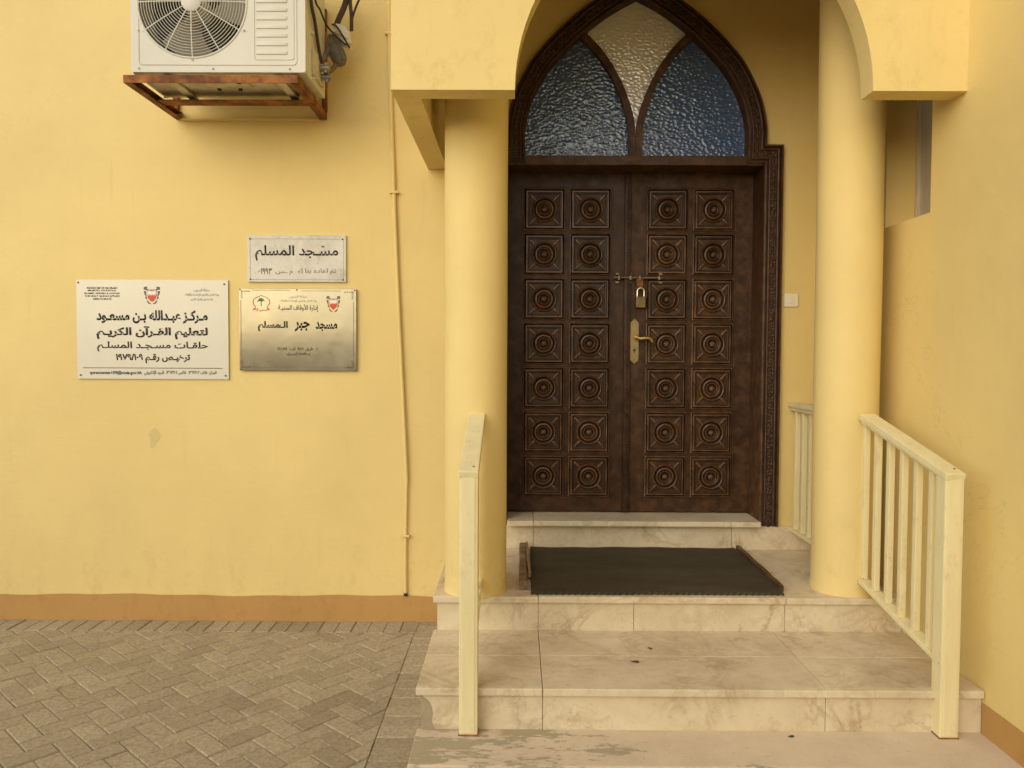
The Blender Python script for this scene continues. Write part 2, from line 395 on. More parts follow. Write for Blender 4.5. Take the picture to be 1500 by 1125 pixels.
def clip(bm, planes):
    for co, no in planes:
        bmesh.ops.bisect_plane(bm, geom=bm.verts[:]+bm.edges[:]+bm.faces[:], plane_co=co, plane_no=no, clear_outer=True)
def brick(bm, lay, cx, cy, ang, L, W, top):
    tone = random.random(); dz = random.gauss(0, 0.0012); tx = random.gauss(0, 0.004); ty = random.gauss(0, 0.004)
    g = 0.0022; ch = 0.005
    ca, sa = math.cos(ang), math.sin(ang)
    rings = []
    for hx, hy, z in ((L/2-g, W/2-g, -0.03), (L/2-g, W/2-g, -ch), (L/2-g-ch, W/2-g-ch, 0.0)):
        rings.append([bm.verts.new((cx+ca*x-sa*y, cy+sa*x+ca*y, top+dz+z+(x*tx+y*ty if z > -0.02 else 0))) for x, y in ((-hx, -hy), (hx, -hy), (hx, hy), (-hx, hy))])
    fs = []
    for A, B in zip(rings, rings[1:]):
        for k in range(4): fs.append(bm.faces.new((A[k], A[(k+1) % 4], B[(k+1) % 4], B[k])))
    fs.append(bm.faces.new(rings[-1]))
    for f in fs: f[lay] = tone
def herring(x0, x1, y0, y1, ang, out):
    b = NB(); lay = b.faces.layers.float.new('tone'); W = 0.1
    ca, sa = math.cos(ang), math.sin(ang)
    cx, cy = (x0+x1)/2, (y0+y1)/2; R = int(math.hypot(x1-x0, y1-y0)/2/W)+3
    for i in range(-R, R):
        for j in range(-R, R):
            k = (i-j) % 4
            if k == 0: u, v, a = (i+1)*W, (j+0.5)*W, 0.0
            elif k == 3: u, v, a = (i+0.5)*W, (j+1)*W, math.pi/2
            else: continue
            x, y = cx+ca*u-sa*v, cy+sa*u+ca*v
            if x < x0-0.15 or x > x1+0.15 or y < y0-0.15 or y > y1+0.15: continue
            brick(b, lay, x, y, ang+a, 2*W, W, Zg)
    clip(b, [((x0, 0, 0), (-1, 0, 0)), ((x1, 0, 0), (1, 0, 0)), ((0, y0, 0), (0, -1, 0)), ((0, y1, 0), (0, 1, 0))])
    me = bpy.data.meshes.new('tmp'); b.to_mesh(me); b.free(); out.from_mesh(me); bpy.data.meshes.remove(me)
bm = NB(); lay = bm.faces.layers.float.new('tone')
herring(-6.2, -0.612, -1.2, 4.645, math.radians(48), bm)
herring(-0.61, Xr-0.01, -1.2, 2.70, math.radians(48), bm)
lay = bm.faces.layers.float.get('tone')
x = -6.15
while x < -0.63:                             # header course along the wall
    brick(bm, lay, x, 4.747, math.pi/2, 0.2, 0.1, Zg); x += 0.1
y = 4.80
while y > 2.78:                              # header course along the steps
    brick(bm, lay, -0.511, y, 0.0, 0.2, 0.1, Zg); y -= 0.1
x = -0.56
while x < Xr-0.06:
    brick(bm, lay, x, 2.795, math.pi/2, 0.19, 0.1, Zg); x += 0.1
set_tags(obj('pavement', bm, 'paver'), kind='structure')

# ---------------------------------------------------------------- arch outlines
AX = 0.738                                   # centre line of the doorway
def arch_pts(half):                          # [(dx, z)] of the right half, from spring to apex
    sm = smooth_path([(p[0], 0, p[1]) for p in half], 6)
    return [(p.x, p.z) for p in sm]
outer_half = arch_pts([(0.802, 1.312), (0.800, 1.43), (0.770, 1.575), (0.719, 1.699), (0.640, 1.835), (0.505, 1.986), (0.347, 2.127), (0.185, 2.24), (0.0, 2.335)])
path = [(AX+0.905, -1.0545), (AX+0.905, 1.312)] + [(AX+a, b) for a, b in outer_half]
path += [(2*AX-a, b) for a, b in path[-2::-1]]
def offset_path(pts, s):
    out = []; n = len(pts)
    for i, p in enumerate(pts):
        P = Vector(p)
        d0 = (P-Vector(pts[i-1])).normalized() if i else None
        d1 = (Vector(pts[i+1])-P).normalized() if i < n-1 else None
        if d0 is None: d0 = d1
        if d1 is None: d1 = d0
        n0 = Vector((-d0.y, d0.x)); n1 = Vector((-d1.y, d1.x))
        m = (n0+n1); m.normalize(); k = 1/max(0.35, m.dot(n0))
        out.append(P+m*s*k)
    return [(q.x, q.y) for q in out]

# ---------------------------------------------------------------- front wall
TOP = 5.2
hole = offset_path(path, 0.05)
def yellow_wall_outline(x0, x1):
    base = [(x0, Zg-0.2), (x1, Zg-0.2), (x1, TOP), (x0, TOP)]
    return [base, hole]
t = thing('house_wall', 'long yellow plastered house wall with brown plinth behind the signs and door', 'wall', (-2.5, Yw+0.2, Zg))
bm = NB(); slab_xz(bm, yellow_wall_outline(-9.0, 2.35), Yw, Yw+0.32)
obj('plaster', bm, 'yellow_paint', t)
bm = NB()
zs = [(-9.0+i*0.09, -1.518+0.004*math.sin(i*0.37)+0.003*math.sin(i*1.3+1)) for i in range(97)]
lp = [(-9.0, Zg-0.1)] + [(-0.395, Zg-0.1)] + [(x, z) for x, z in zs if x < -0.395][::-1]
slab_xz(bm, [lp], Yw-0.007, Yw+0.02)
obj('plinth', bm, 'plinth_paint', t)
for (px, pz, n, sc) in ((-2.28, -0.52, 9, 0.05), ):
    bm = NB()
    ring = [bm.verts.new((px+math.cos(a)*0.032*(1+0.35*math.sin(3*a+1)), Yw-0.0015, pz+math.sin(a)*0.06*(1+0.25*math.sin(2*a)))) for a in [2*math.pi*k/20 for k in range(20)]]
    bm.faces.new(ring); MATS.setdefault('smudge', simple('smudge', (0.60, 0.47, 0.20), (0.68, 0.535, 0.22), 30, 0.7))
    obj('smudge', bm, 'smudge', t)

# ---------------------------------------------------------------- right wall with window
t = thing('side_wall', 'yellow side wall with brown plinth and narrow window right of the steps', 'wall', (Xr+0.15, 1.5, Zg))
wy0, wy1, wz0, wz1 = 3.69, 4.135, 0.69, 1.95
bm = NB()
slab_xz(bm, [[(-4.0, Zg-0.2), (Yw-0.003, Zg-0.2), (Yw-0.003, TOP), (-4.0, TOP)], [(wy0, wz0), (wy1, wz0), (wy1, wz1), (wy0, wz1)]], Xr, Xr+0.32, axis='X')
obj('plaster', bm, 'yellow_paint', t)
bm = NB()
box(bm, Xr-0.007, Xr+0.05, -4.0, Y2+0.01, Zg-0.1, -1.432)
obj('plinth', bm, 'plinth_paint', t)
win = NB()
x0 = Xr+0.150
for a in ((wy0, wy0+0.03, wz0, wz1), (wy1-0.03, wy1, wz0, wz1), (wy0+0.03, wy1-0.03, wz0, wz0+0.03), (wy0+0.03, wy1-0.03, wz1-0.03, wz1)):
    box(win, x0, x0+0.04, a[0]+0.001, a[1]-0.001, a[2]+0.001, a[3]-0.001, 0.004)
wf = obj('window', win, 'window_frame_metal', t)
bm = NB(); box(bm, x0+0.015, x0+0.02, wy0+0.028, wy1-0.028, wz0+0.028, wz1-0.028); obj('pane', bm, 'window_glass', wf)
bm = NB(); box(bm, Xr+0.06, x0-0.002, wy0+0.001, wy0+0.012, wz0+0.002, wz1-0.002); obj('gasket', bm, 'gasket', wf)

# ---------------------------------------------------------------- unseen wall added across the lane to darken the steel sign's reflection
b = NB(); box(b, -14, 14, -7.2, -7.0, Zg-0.1, Zg+2.05, 0.01); box(b, -14.05, 14.05, -7.25, -6.95, Zg+2.052, Zg+2.14, 0.01)
set_tags(obj('added_reflection_wall', b, 'plinth_paint'), 'low tan wall added out of view to darken the lower reflection in the gold-toned steel sign', 'wall')

# ---------------------------------------------------------------- porch canopy
YB0, YB1, ZB = 3.409, 3.529, 1.16
t = thing('porch_canopy', 'pale yellow porch canopy with pointed arch front panel over the steps', 'canopy', (0.7, YB0, ZB))
hw, R, cx = 0.7775, 0.90, 0.7675
c = R-hw; a_end = math.acos(c/R); ZT = 3.1
arcR = [(cx-c+R*math.cos(a_end*i/22), ZB+R*math.sin(a_end*i/22)) for i in range(23)]
arcL = [(2*cx-x, z) for x, z in arcR]
outline = [(-0.55, ZB), *arcL[:-1], *arcR[::-1], (Xr, ZB), (Xr, ZT), (-0.55, ZT)]
bm = NB(); slab_xz(bm, [outline], YB0, YB1)
bmesh.ops.bevel(bm, geom=[e for e in bm.edges if len(e.link_faces) == 2 and e.calc_face_angle(0) > 0.9], offset=0.006, segments=2, affect='EDGES')
obj('arch_panel', bm, 'porch_paint', t)
bm = NB(); box(bm, -0.55, -0.432, YB1, Yw, ZB+0.001, ZT)
obj('side_panel', bm, 'porch_paint', t)
bm = NB(); box(bm, -0.432, Xr, YB1, Yw, 2.86, 3.0)
obj('ceiling', bm, 'ceiling_paint', t)

# ---------------------------------------------------------------- columns
for (X, Y, lab) in ((-0.205, 3.985, 'round yellow column on the landing left of the carved door'),
                    (1.715, 4.022, 'round yellow column beside the side wall and window, right of the door')):
    bm = NB(); lathe(bm, [(0.164, Zp-0.002), (0.163, Zp+0.012), (0.160, Zp+0.05)]+[(0.160, Zp+0.05+k*(2.81-Zp)/28) for k in range(1, 29)], (X, Y, 0), seg=64)
    for v_ in bm.verts:                       # hand-plastered: never quite round or straight
        a_ = math.atan2(v_.co.y-Y, v_.co.x-X); f_ = 1+0.006*math.sin(2*a_+v_.co.z*1.7)+0.004*math.sin(5*a_-v_.co.z*3.1)+0.004*math.sin(v_.co.z*5.3+a_)
        v_.co.x = X+(v_.co.x-X)*f_; v_.co.y = Y+(v_.co.y-Y)*f_
    o = set_tags(obj('porch_column', bm, 'porch_paint', None, smooth=40), lab, 'column', 'porch columns')

# ---------------------------------------------------------------- steps
t = thing('entrance_steps', 'cream marble steps and landing leading up to the carved door', 'steps', (0.77, Y2, Zg))
XR = Xr-0.002
bm = NB()
box(bm, Xl+0.028, XR, Yp+0.03, Yw, Zg-0.05, Zp-0.012); box(bm, Xl+0.03, XR, Y2+0.03, Yp+0.03, Zg-0.05, Z2-0.012)
obj('core', bm, 'mortar', t)
def slabs(cuts, y0, y1, z0, z1, bev, ycuts=()):
    b = NB(); ys = [y0, *ycuts, y1]
    for a0, a1 in zip(cuts, cuts[1:]):
        for k, (c0, c1) in enumerate(zip(ys, ys[1:])):
            dz = random.uniform(-0.0008, 0.0008)
            box(b, a0+0.0012, a1-0.0012, c0+(0.0012 if k else 0), c1-(0.0012 if k < len(ys)-2 else 0), z0+dz, z1+dz, bev, 2)
    return b
obj('tread', slabs([Xl, 0.118, 1.36, XR], Yp, Yw-0.012, Zp-0.032, Zp, 0.004), 'marble_tread', t)
obj('nosing', slabs([Xl-0.001, 0.118, 1.36, XR], Yp-0.002, Yp+0.03, Zp-0.031, Zp+0.0012, 0.004), 'marble_riser', t)
obj('riser', slabs([Xl+0.02, 0.118, 0.60, 1.36, XR], Yp+0.02, Yp+0.034, Z2-0.01, Zp-0.032, 0.001), 'marble_riser', t)
obj('tread', slabs([Xl, 0.118, 1.30, XR], Y2, Yp+0.021, Z2-0.032, Z2, 0.004, (3.53,)), 'marble_tread', t)
obj('nosing', slabs([Xl-0.001, 0.118, 1.12, 1.50, XR], Y2-0.002, Y2+0.03, Z2-0.031, Z2+0.0012, 0.005), 'marble_riser', t)
obj('riser', slabs([Xl+0.02, 0.118, 1.30, XR], Y2+0.02, Y2+0.034, Z3-0.01, Z2-0.032, 0.001), 'marble_riser', t)
b = NB()
box(b, Xl+0.02, Xl+0.033, Y2+0.036, Yp+0.018, Zg-0.05, Z2-0.033); box(b, Xl+0.018, Xl+0.031, Yp+0.036, Yw, Zg-0.05, Zp-0.033)
obj('side_facing', b, 'marble_riser', t)
b = NB(); box(b, Xl+0.002, XR, Y3, Y2+0.022, Zg-0.05, Z3, 0.006)
obj('bottom_step', b, 'worn_slab', t)
b = NB()
pts = [(-0.392, -1.412), (-0.380, -1.425), (-0.363, -1.437), (-0.352, -1.452), (-0.345, -1.47), (-0.341, -1.50), (-0.347, -1.525), (-0.340, -1.545), (-0.333, -1.559), (-0.392, -1.559)]
slab_xz(b, [pts], Y2+0.0185, Y2+0.022)
obj('bare_patch', b, 'bare_cement', t)
# riser under the door, skirting on both sides
obj('riser', slabs([Xl+0.03, 0.115, 1.36, XR], Yw-0.018, Yw-0.002, Zp-0.002, -1.056, 0.0015), 'marble_riser', t)
obj('threshold', slabs([-0.052, 0.115, 1.34, 1.528], 4.776, 5.09, Zt-0.032, Zt, 0.004), 'marble_riser', t)

# ---------------------------------------------------------------- carved door
door = thing('carved_door', 'dark carved wooden double door with pointed arched fanlight of rippled glass', 'door', (AX, Yw, Zt))
prof = [(0.0, 0.0), (0.0, 0.036), (0.003, 0.040), (0.011, 0.040), (0.014, 0.034), (0.015, 0.026), (0.021, 0.026), (0.023, 0.033), (0.029, 0.036), (0.035, 0.033), (0.037, 0.022),
        (0.076, 0.022), (0.078, 0.031), (0.083, 0.034), (0.088, 0.031), (0.090, 0.022), (0.095, 0.021), (0.098, 0.027), (0.104, 0.029), (0.110, 0.026), (0.115, 0.018), (0.115, -0.26)]
bm = NB(); rings = []
offs = [offset_path(path, s) for s, p in prof]
for (s, p), o in zip(prof, offs): rings.append([bm.verts.new((x, Yw-p, z)) for x, z in o])
for i, (A, B) in enumerate(zip(rings, rings[1:])):
    for k in range(len(A)-1):
        f = bm.faces.new((A[k], A[k+1], B[k+1], B[k])); f.material_index = 1 if prof[i][0] == 0.037 else 0
bm.faces.new([r[0] for r in rings]); bm.faces.new([r[-1] for r in rings][::-1])
frame = obj('door_frame', bm, ['frame_wood', 'carved_wood'], door, smooth=35)
# beads along the carved band
bm = NB(); mid = offset_path(path, 0.0565); acc = 0.0; step = 0.0205
for a, b_ in zip(mid, mid[1:]):
    a, b_ = Vector(a), Vector(b_); L = (b_-a).length; q = acc
    while q < L:
        p = a+(b_-a)*(q/L)
        bmesh.ops.create_icosphere(bm, subdivisions=1, radius=0.0085, matrix=Matrix.Translation((p.x, Yw-0.022, p.y)) @ Matrix.Diagonal((1, 0.8, 1, 1)))
        q += step
    acc = q-L
obj('beading', bm, 'frame_wood', frame, smooth=80)
# fanlight: transom, curved bars, three panes
ZTR = 1.197
bm = NB(); box(bm, AX-0.789, AX+0.789, Yw-0.016, Yw+0.255, ZTR-0.009, ZTR+0.050, 0.005)
obj('transom', bm, 'frame_wood', door)
YG = Yw+0.055
barR = arch_pts([(0.0215, ZTR+0.05), (0.023, 1.34), (0.036, 1.49), (0.105, 1.687), (0.213, 1.868), (0.36, 2.02)])
def ribbon(pts, w):
    L = []; Rr = []
    for i, p in enumerate(pts):
        d = (Vector(pts[min(i+1, len(pts)-1)])-Vector(pts[max(i-1, 0)])).normalized(); n = Vector((-d.y, d.x))
        L.append(tuple(Vector(p)+n*w/2)); Rr.append(tuple(Vector(p)-n*w/2))
    return L+Rr[::-1]
bm = NB()
rib = [(AX+a, b) for a, b in ribbon(barR, 0.043)]
slab_xz(bm, [rib], YG-0.045, YG+0.01)
slab_xz(bm, [[(2*AX-a, b) for a, b in rib]], YG-0.046, YG+0.009)
obj('fanlight_bars', bm, 'frame_wood', door)
inner = offset_path(path, 0.105)
ia = [p for p in inner if p[1] > 1.21]
apex = max(range(len(ia)), key=lambda i: ia[i][1])
# widest panes lie just behind the bars
cut = (AX+0.36, 2.02)
rightarc = [p for p in ia[:apex] if p[0] > AX+0.33 and p[1] < 2.02]
bR = [(AX+a, b) for a, b in barR]
paneR = [(AX+0.02, ZTR+0.03), (AX+0.70, ZTR+0.03)] + rightarc[1:] + bR[::-1]
bm = NB(); slab_xz(bm, [paneR], YG, YG+0.006); obj('glass_pane', bm, 'sky_painted_blue_glass', door)['label'] = 'dark blue rippled pane, sky reflection painted in'
paneL = [(2*AX-a, b) for a, b in paneR]
bm = NB(); slab_xz(bm, [paneL], YG, YG+0.006); obj('glass_pane', bm, 'sky_painted_blue_glass', door)['label'] = 'bright blue rippled pane, sky reflection painted in'
bm = NB()
topR = [p for p in ia[:apex+1] if p[1] > 2.0]
paneM = [(AX, 1.26)] + bR[1:] + [p for p in topR] + [(2*AX-a, b) for a, b in topR[-2::-1]] + [(2*AX-a, b) for a, b in bR[:0:-1]]
slab_xz(bm, [paneM], YG-0.012, YG-0.006)
obj('glass_pane', bm, 'pale_rippled_glass', door)['label'] = 'pale silvery rippled pane'

# carved panel prototype, local coordinates facing -Y
def carved_panel_mesh():
    b = NB()
    sq = [(0.1345, -0.001), (0.1335, 0.007), (0.128, 0.009), (0.1245, 0.002), (0.123, 0.0), (0.121, 0.007), (0.118, 0.009), (0.109, 0.009), (0.107, 0.003), (0.105, 0.003), (0.103, 0.007), (0.100, 0.006), (0.098, -0.006)]
    rings = [[b.verts.new((sx*h*0.99, -p*1.9 if p > 0 else -p, sz*h)) for sx, sz in ((-1, -1), (1, -1), (1, 1), (-1, 1))] for h, p in sq]
    for A, B in zip(rings, rings[1:]):
        for k in range(4): b.faces.new((A[k], A[(k+1) % 4], B[(k+1) % 4], B[k]))
    b.faces.new(rings[-1])
    ro = [(0.084, -0.006), (0.0835, 0.004), (0.081, 0.0095), (0.0765, 0.012), (0.072, 0.0105), (0.0685, 0.003), (0.066, -0.001), (0.063, 0.002), (0.057, 0.0065), (0.049, 0.0075), (0.043, 0.0055), (0.0405, 0.005), (0.039, 0.011), (0.035, 0.0135), (0.031, 0.0115), (0.0285, 0.002), (0.023, 0.001), (0.021, 0.008), (0.015, 0.014), (0.007, 0.017), (0.001, 0.018)]
    lathe(b, [(r_, h_*1.75 if h_ > 0 else h_) for r_, h_ in ro], (0, 0, 0), axis='Y', seg=28)
    for sx in (-1, 1):
        for sz in (-1, 1):
            bar(b, (sx*0.057, -0.001, sz*0.057), (sx*0.0955, -0.002, sz*0.0965), 0.013, 0.018, 0.0035, up=Vector((0, -1, 0)))
    return b
pm = carved_panel_mesh()
def leaf(x0, x1, cols, label):
    b = NB(); yf = 5.05
    box(b, x0, x1, yf, yf+0.045, Zt+0.008, 1.235, 0.003)
    lf = obj('door_leaf', b, 'dark_wood', door)
    lf['label'] = label
    return lf
left = leaf(-0.060, 0.722, (0.180, 0.476), 'left leaf of the carved door')
right = leaf(0.726, 1.550, (0.977, 1.272), 'right leaf of the carved door with lock and handle')
proto = None
rows = [0.953-0.2887*i for i in range(7)]
for lf, cols in ((left, (0.181, 0.478)), (right, (0.976, 1.274))):
    for X in cols:
        for Z in rows:
            if proto is None:
                o = proto = obj('carved_panel', pm, 'panel_wood', lf, smooth=40, local=True)
            else:
                o = proto.copy(); COL.objects.link(o); o.parent = lf
            o.location = Vector((X, 5.05, Z))-ORG[lf]
            o.rotation_euler = (0, random.uniform(-0.006, 0.006), 0)
# raised rails around the panel columns, and the beaded meeting strip
for lf, xs in ((left, (0.035, 0.329, 0.622)), (right, (0.829, 1.125, 1.420))):
    b = NB()
    for i in range(8):
        z = 0.953+0.1443-0.2887*i
        box(b, xs[0], xs[2], 5.0455, 5.0505, z-0.0035, z+0.0035, 0.0015)
    for X in xs: box(b, X-0.0035, X+0.0035, 5.0448, 5.0505, rows[-1]-0.15, rows[0]+0.15, 0.0015)
    obj('panel_moulding', b, 'dark_wood', lf)
b = NB(); box(b, -0.25, 1.72, 5.10, 5.16, -1.2, 2.5); obj('backing', b, 'dark_wood', door)
b = NB(); box(b, 0.700, 0.742, 5.026, 5.0495, Zt+0.01, 1.19, 0.004)
z = Zt+0.03
while z < 1.18:
    bmesh.ops.create_icosphere(b, subdivisions=1, radius=0.007, matrix=Matrix.Translation((0.721, 5.026, z)) @ Matrix.Diagonal((1.3, 0.6, 1, 1))); z += 0.017
obj('meeting_strip', b, 'dark_wood', left, smooth=50)

# slide bolt, lock plate, lever handle
yb = 5.020
zb = 0.512
b = NB(); tube(b, [(0.628, yb, zb+0.003), (0.945, yb, zb)], 0.0085, 12)
tube(b, [(0.93, yb, zb), (0.93, yb-0.022, zb+0.012)], 0.006, 8)
for X in (0.665, 0.74, 0.80, 0.925): lathe(b, [(0.0135, -0.012), (0.0135, 0.012)], (X, yb, zb), seg=12, axis='Z')
bolt = obj('slide_bolt', b, 'old_steel', right, smooth=40)
b = NB()
for X in (0.655, 0.735, 0.935):
    for s_ in (-1, 1): box(b, X-0.012, X+0.012, 5.030, 5.049, zb+s_*0.027-0.008, zb+s_*0.027+0.008, 0.003)
obj('bolt_keep', b, 'old_steel', bolt)
b = NB(); box(b, 0.775, 0.819, yb-0.006, yb+0.002, zb-0.075, zb-0.006, 0.002)
obj('hasp', b, 'rusty_steel', bolt)
def plate(cx, cz, w, h, y):
    pts = []
    for k in range(9):
        tt = k/8*math.pi; pts.append((cx+math.cos(tt)*w/2, cz+h/2-0.035+math.sin(tt)*0.035*(1.0 if abs(math.cos(tt)) < 0.3 else 0.75)))
    for k in range(9):
        tt = math.pi+k/8*math.pi; pts.append((cx+math.cos(tt)*w/2, cz-h/2+0.035+math.sin(tt)*0.035*(1.0 if abs(math.cos(tt)) < 0.3 else 0.75)))
    return pts
b = NB(); slab_xz(b, [plate(0.770, 0.103, 0.054, 0.292, 5.05)], 5.041, 5.0495)
bmesh.ops.bevel(b, geom=[e for e in b.edges if all(abs(v.co.y-5.041) < 1e-5 for v in e.verts) and len(e.link_faces) == 2 and abs(e.calc_face_angle(0)) > 1.0], offset=0.003, segments=2, affect='EDGES')
lp_ = obj('lock_plate', b, 'aged_brass', right, smooth=40)
b = NB(); lathe(b, [(0.008, 0.0), (0.008, 0.003)], (0.770, 5.041, 0.047), axis='Y', seg=14); box(b, 0.7675, 0.7725, 5.0365, 5.040, 0.030, 0.047)
obj('keyhole', b, 'gasket', lp_)
b = NB()
tube(b, [(0.775, 5.04, 0.128), (0.775, 5.000, 0.128)], 0.0115, 14)
tube(b, smooth_path([(0.773, 4.998, 0.133), (0.800, 4.995, 0.121), (0.835, 4.993, 0.124), (0.862, 4.993, 0.121), (0.880, 4.996, 0.098)], 6), lambda q: 0.0125-0.004*abs(q-0.35), 12)
obj('lever_handle', b, 'brass', right, smooth=50)

# padlock hanging from the bolt
pl = thing('padlock', 'brass padlock with steel shackle hanging from the door bolt', 'padlock', (0.803, 5.012, 0.312))
b = NB(); box(b, 0.771, 0.835, 5.000, 5.026, 0.318, 0.392, 0.006, 3)
obj('body', b, 'dull_brass', pl)
b = NB(); tube(b, [(0.781, 5.012, 0.39), (0.781, 5.012, 0.425)] + [(0.803+0.022*math.cos(a), 5.012, 0.425+0.022*math.sin(a)) for a in [math.pi-k*math.pi/10 for k in range(1, 10)]] + [(0.825, 5.012, 0.425), (0.825, 5.012, 0.39)], 0.0055, 10)
obj('shackle', b, 'chrome', pl, smooth=60)

# ---------------------------------------------------------------- light switch
t = thing('light_switch', 'small cream light switch on the yellow wall right of the door', 'light switch', (1.71, Yw, 0.32))
b = NB(); box(b, 1.668, 1.756, Yw-0.011, Yw+0.001, 0.318, 0.400, 0.004, 3); obj('plate', b, 'switch_plastic', t)
b = NB(); bar(b, (1.712, Yw-0.013, 0.340), (1.712, Yw-0.010, 0.378), 0.022, 0.006, 0.0015, up=Vector((0, 1, 0))); obj('rocker', b, 'switch_plastic', t)

# ---------------------------------------------------------------- handrails
def handrail(X, Xf, label):
    t = thing('handrail', label, 'handrail', (X, 3.17, Z3), 'handrails of the steps')
    b = NB(); box(b, X-0.0385, X+0.0385, 3.130, 3.205, Z3+0.001, -0.481, 0.006, 2); box(b, X-0.0265, X+0.0265, 3.1268, 3.131, Z3+0.012, -0.486, 0.0015)
    obj('post', b, 'rail_paint', t)
    b = NB(); box(b, X-0.040, X+0.040, 3.1275, 3.2075, Z3+0.0005, Z3+0.006); obj('foot_plate', b, 'rusty_steel', t)
    b = NB()
    bar(b, (X, 3.124, -0.480), (Xf, 3.852, -0.290), 0.082, 0.030, 0.005); bar(b, (X, 3.208, -0.478), (Xf, 3.852, -0.312), 0.060, 0.022, 0.003)
    obj('top_rail', b, 'rail_paint', t)
    b = NB(); bar(b, (X, 3.205, -1.256), (Xf, 3.852, -1.115), 0.055, 0.024, 0.004)
    obj('bottom_rail', b, 'rail_paint', t)
    for i in range(6):
        y = 3.283+i*0.1135; k = (y-3.21)/0.642
        xb = X+(Xf-X)*k
        b = NB(); box(b, xb-0.0145, xb+0.0145, y-0.0155, y+0.0155, -1.246+0.141*k, -0.492+0.166*k, 0.004)
        obj('baluster', b, 'rail_paint', t)
    b = NB(); lathe(b, [(0.005, 0), (0.004, 0.003)], (X+0.018, 3.17, -0.4525), seg=8); obj('screw', b, 'gasket', t)
handrail(-0.190, -0.192, 'cream metal handrail at the left end of the steps, seen end-on')
handrail(1.783, 1.748, 'cream metal handrail with balusters at the right end of the steps')
t = thing('railing', 'short level cream railing between right column and house wall', 'railing', (1.745, 4.5, Zp))
b = NB(); box(b, 1.703, 1.79, 4.165, 4.848, -0.305, -0.277, 0.005); box(b, 1.717, 1.776, 4.17, 4.845, -0.328, -0.306, 0.003); obj('top_rail', b, 'rail_paint', t)
b = NB(); box(b, 1.72, 1.774, 4.165, 4.848, -1.085, -1.062, 0.004); obj('bottom_rail', b, 'rail_paint', t)
for i in range(6):
    y = 4.79-i*0.113
    b = NB(); box(b, 1.7315, 1.7625, y-0.0155, y+0.0155, -1.063, -0.327, 0.004); obj('baluster', b, 'rail_paint', t)

# ---------------------------------------------------------------- door mat and battens
b = NB(); nx, ny = 240, 40
mx0, mx1, my0, my1 = 0.082, 1.362, 3.872, 4.815
top = []; bot = []
for j in range(ny+1):
    rowt = []; rowb = []
    for i in range(nx+1):
        u = i/nx; vv = j/ny
        x = mx0+(mx1-mx0)*u+0.012*vv
        y = my0+(my1-my0)*vv
        if j == 0: y += 0.011*abs(math.sin(u*math.pi*40)) + (0.008 if u > 0.4 else 0)
        z = Zp+0.014+0.002*math.sin(u*9)*math.sin(vv*5)+0.0012*math.sin(u*31+vv*14)
        rowt.append(b.verts.new((x, y, z))); rowb.append(b.verts.new((x, y, Zp+0.0015)))
    top.append(rowt); bot.append(rowb)
for j in range(ny):
    for i in range(nx):
        b.faces.new((top[j][i], top[j][i+1], top[j+1][i+1], top[j+1][i])); b.faces.new((bot[j][i], bot[j+1][i], bot[j+1][i+1], bot[j][i+1]))
for i in range(nx):
    b.faces.new((bot[0][i], bot[0][i+1], top[0][i+1], top[0][i])); b.faces.new((top[ny][i], top[ny][i+1], bot[ny][i+1], bot[ny][i]))
for j in range(ny):
    b.faces.new((top[j][0], top[j+1][0], bot[j+1][0], bot[j][0])); b.faces.new((bot[j][nx], bot[j+1][nx], top[j+1][nx], top[j][nx]))
set_tags(obj('doormat', b, 'mat_fabric'), 'large dark brown ribbed doormat with scalloped front edge on the landing', 'doormat')
def batten(p0, p1, wd, h, label, m='old_batten'):
    b = NB(); n = 10; p0, p1 = Vector(p0), Vector(p1); d = (p1-p0).normalized(); sx = Vector((d.y, -d.x, 0)).normalized()
    rings = []
    for i in range(n+1):
        p = p0.lerp(p1, i/n); jw = wd/2+random.uniform(-0.002, 0.002); jh = h+random.uniform(-0.003, 0.003)
        rings.append([b.verts.new(p+sx*a+Vector((0, 0, z))) for a, z in ((-jw, 0), (jw, 0), (jw, jh*0.8), (jw*0.75, jh), (-jw*0.75, jh), (-jw, jh*0.85))])
    for A, B in zip(rings, rings[1:]):
        for k in range(6): b.faces.new((A[k], A[(k+1) % 6], B[(k+1) % 6], B[k]))
    b.faces.new(rings[0]); b.faces.new(rings[-1][::-1])
    set_tags(obj('wooden_batten', b, m), label, 'batten', 'wooden battens beside the doormat')
batten((0.042, 3.955, Zp+0.001), (0.048, 4.80, Zp+0.001), 0.042, 0.045, 'thick worn brown batten lying along the left edge of the doormat')
batten((0.079, 4.13, Zp+0.0165), (0.073, 4.80, Zp+0.0165), 0.016, 0.034, 'thin split batten squeezed between thick batten and doormat')
batten((1.372, 3.95, Zp+0.001), (1.389, 4.80, Zp+0.001), 0.022, 0.034, 'thin dark batten lying along the right edge of the doormat', 'frame_wood')

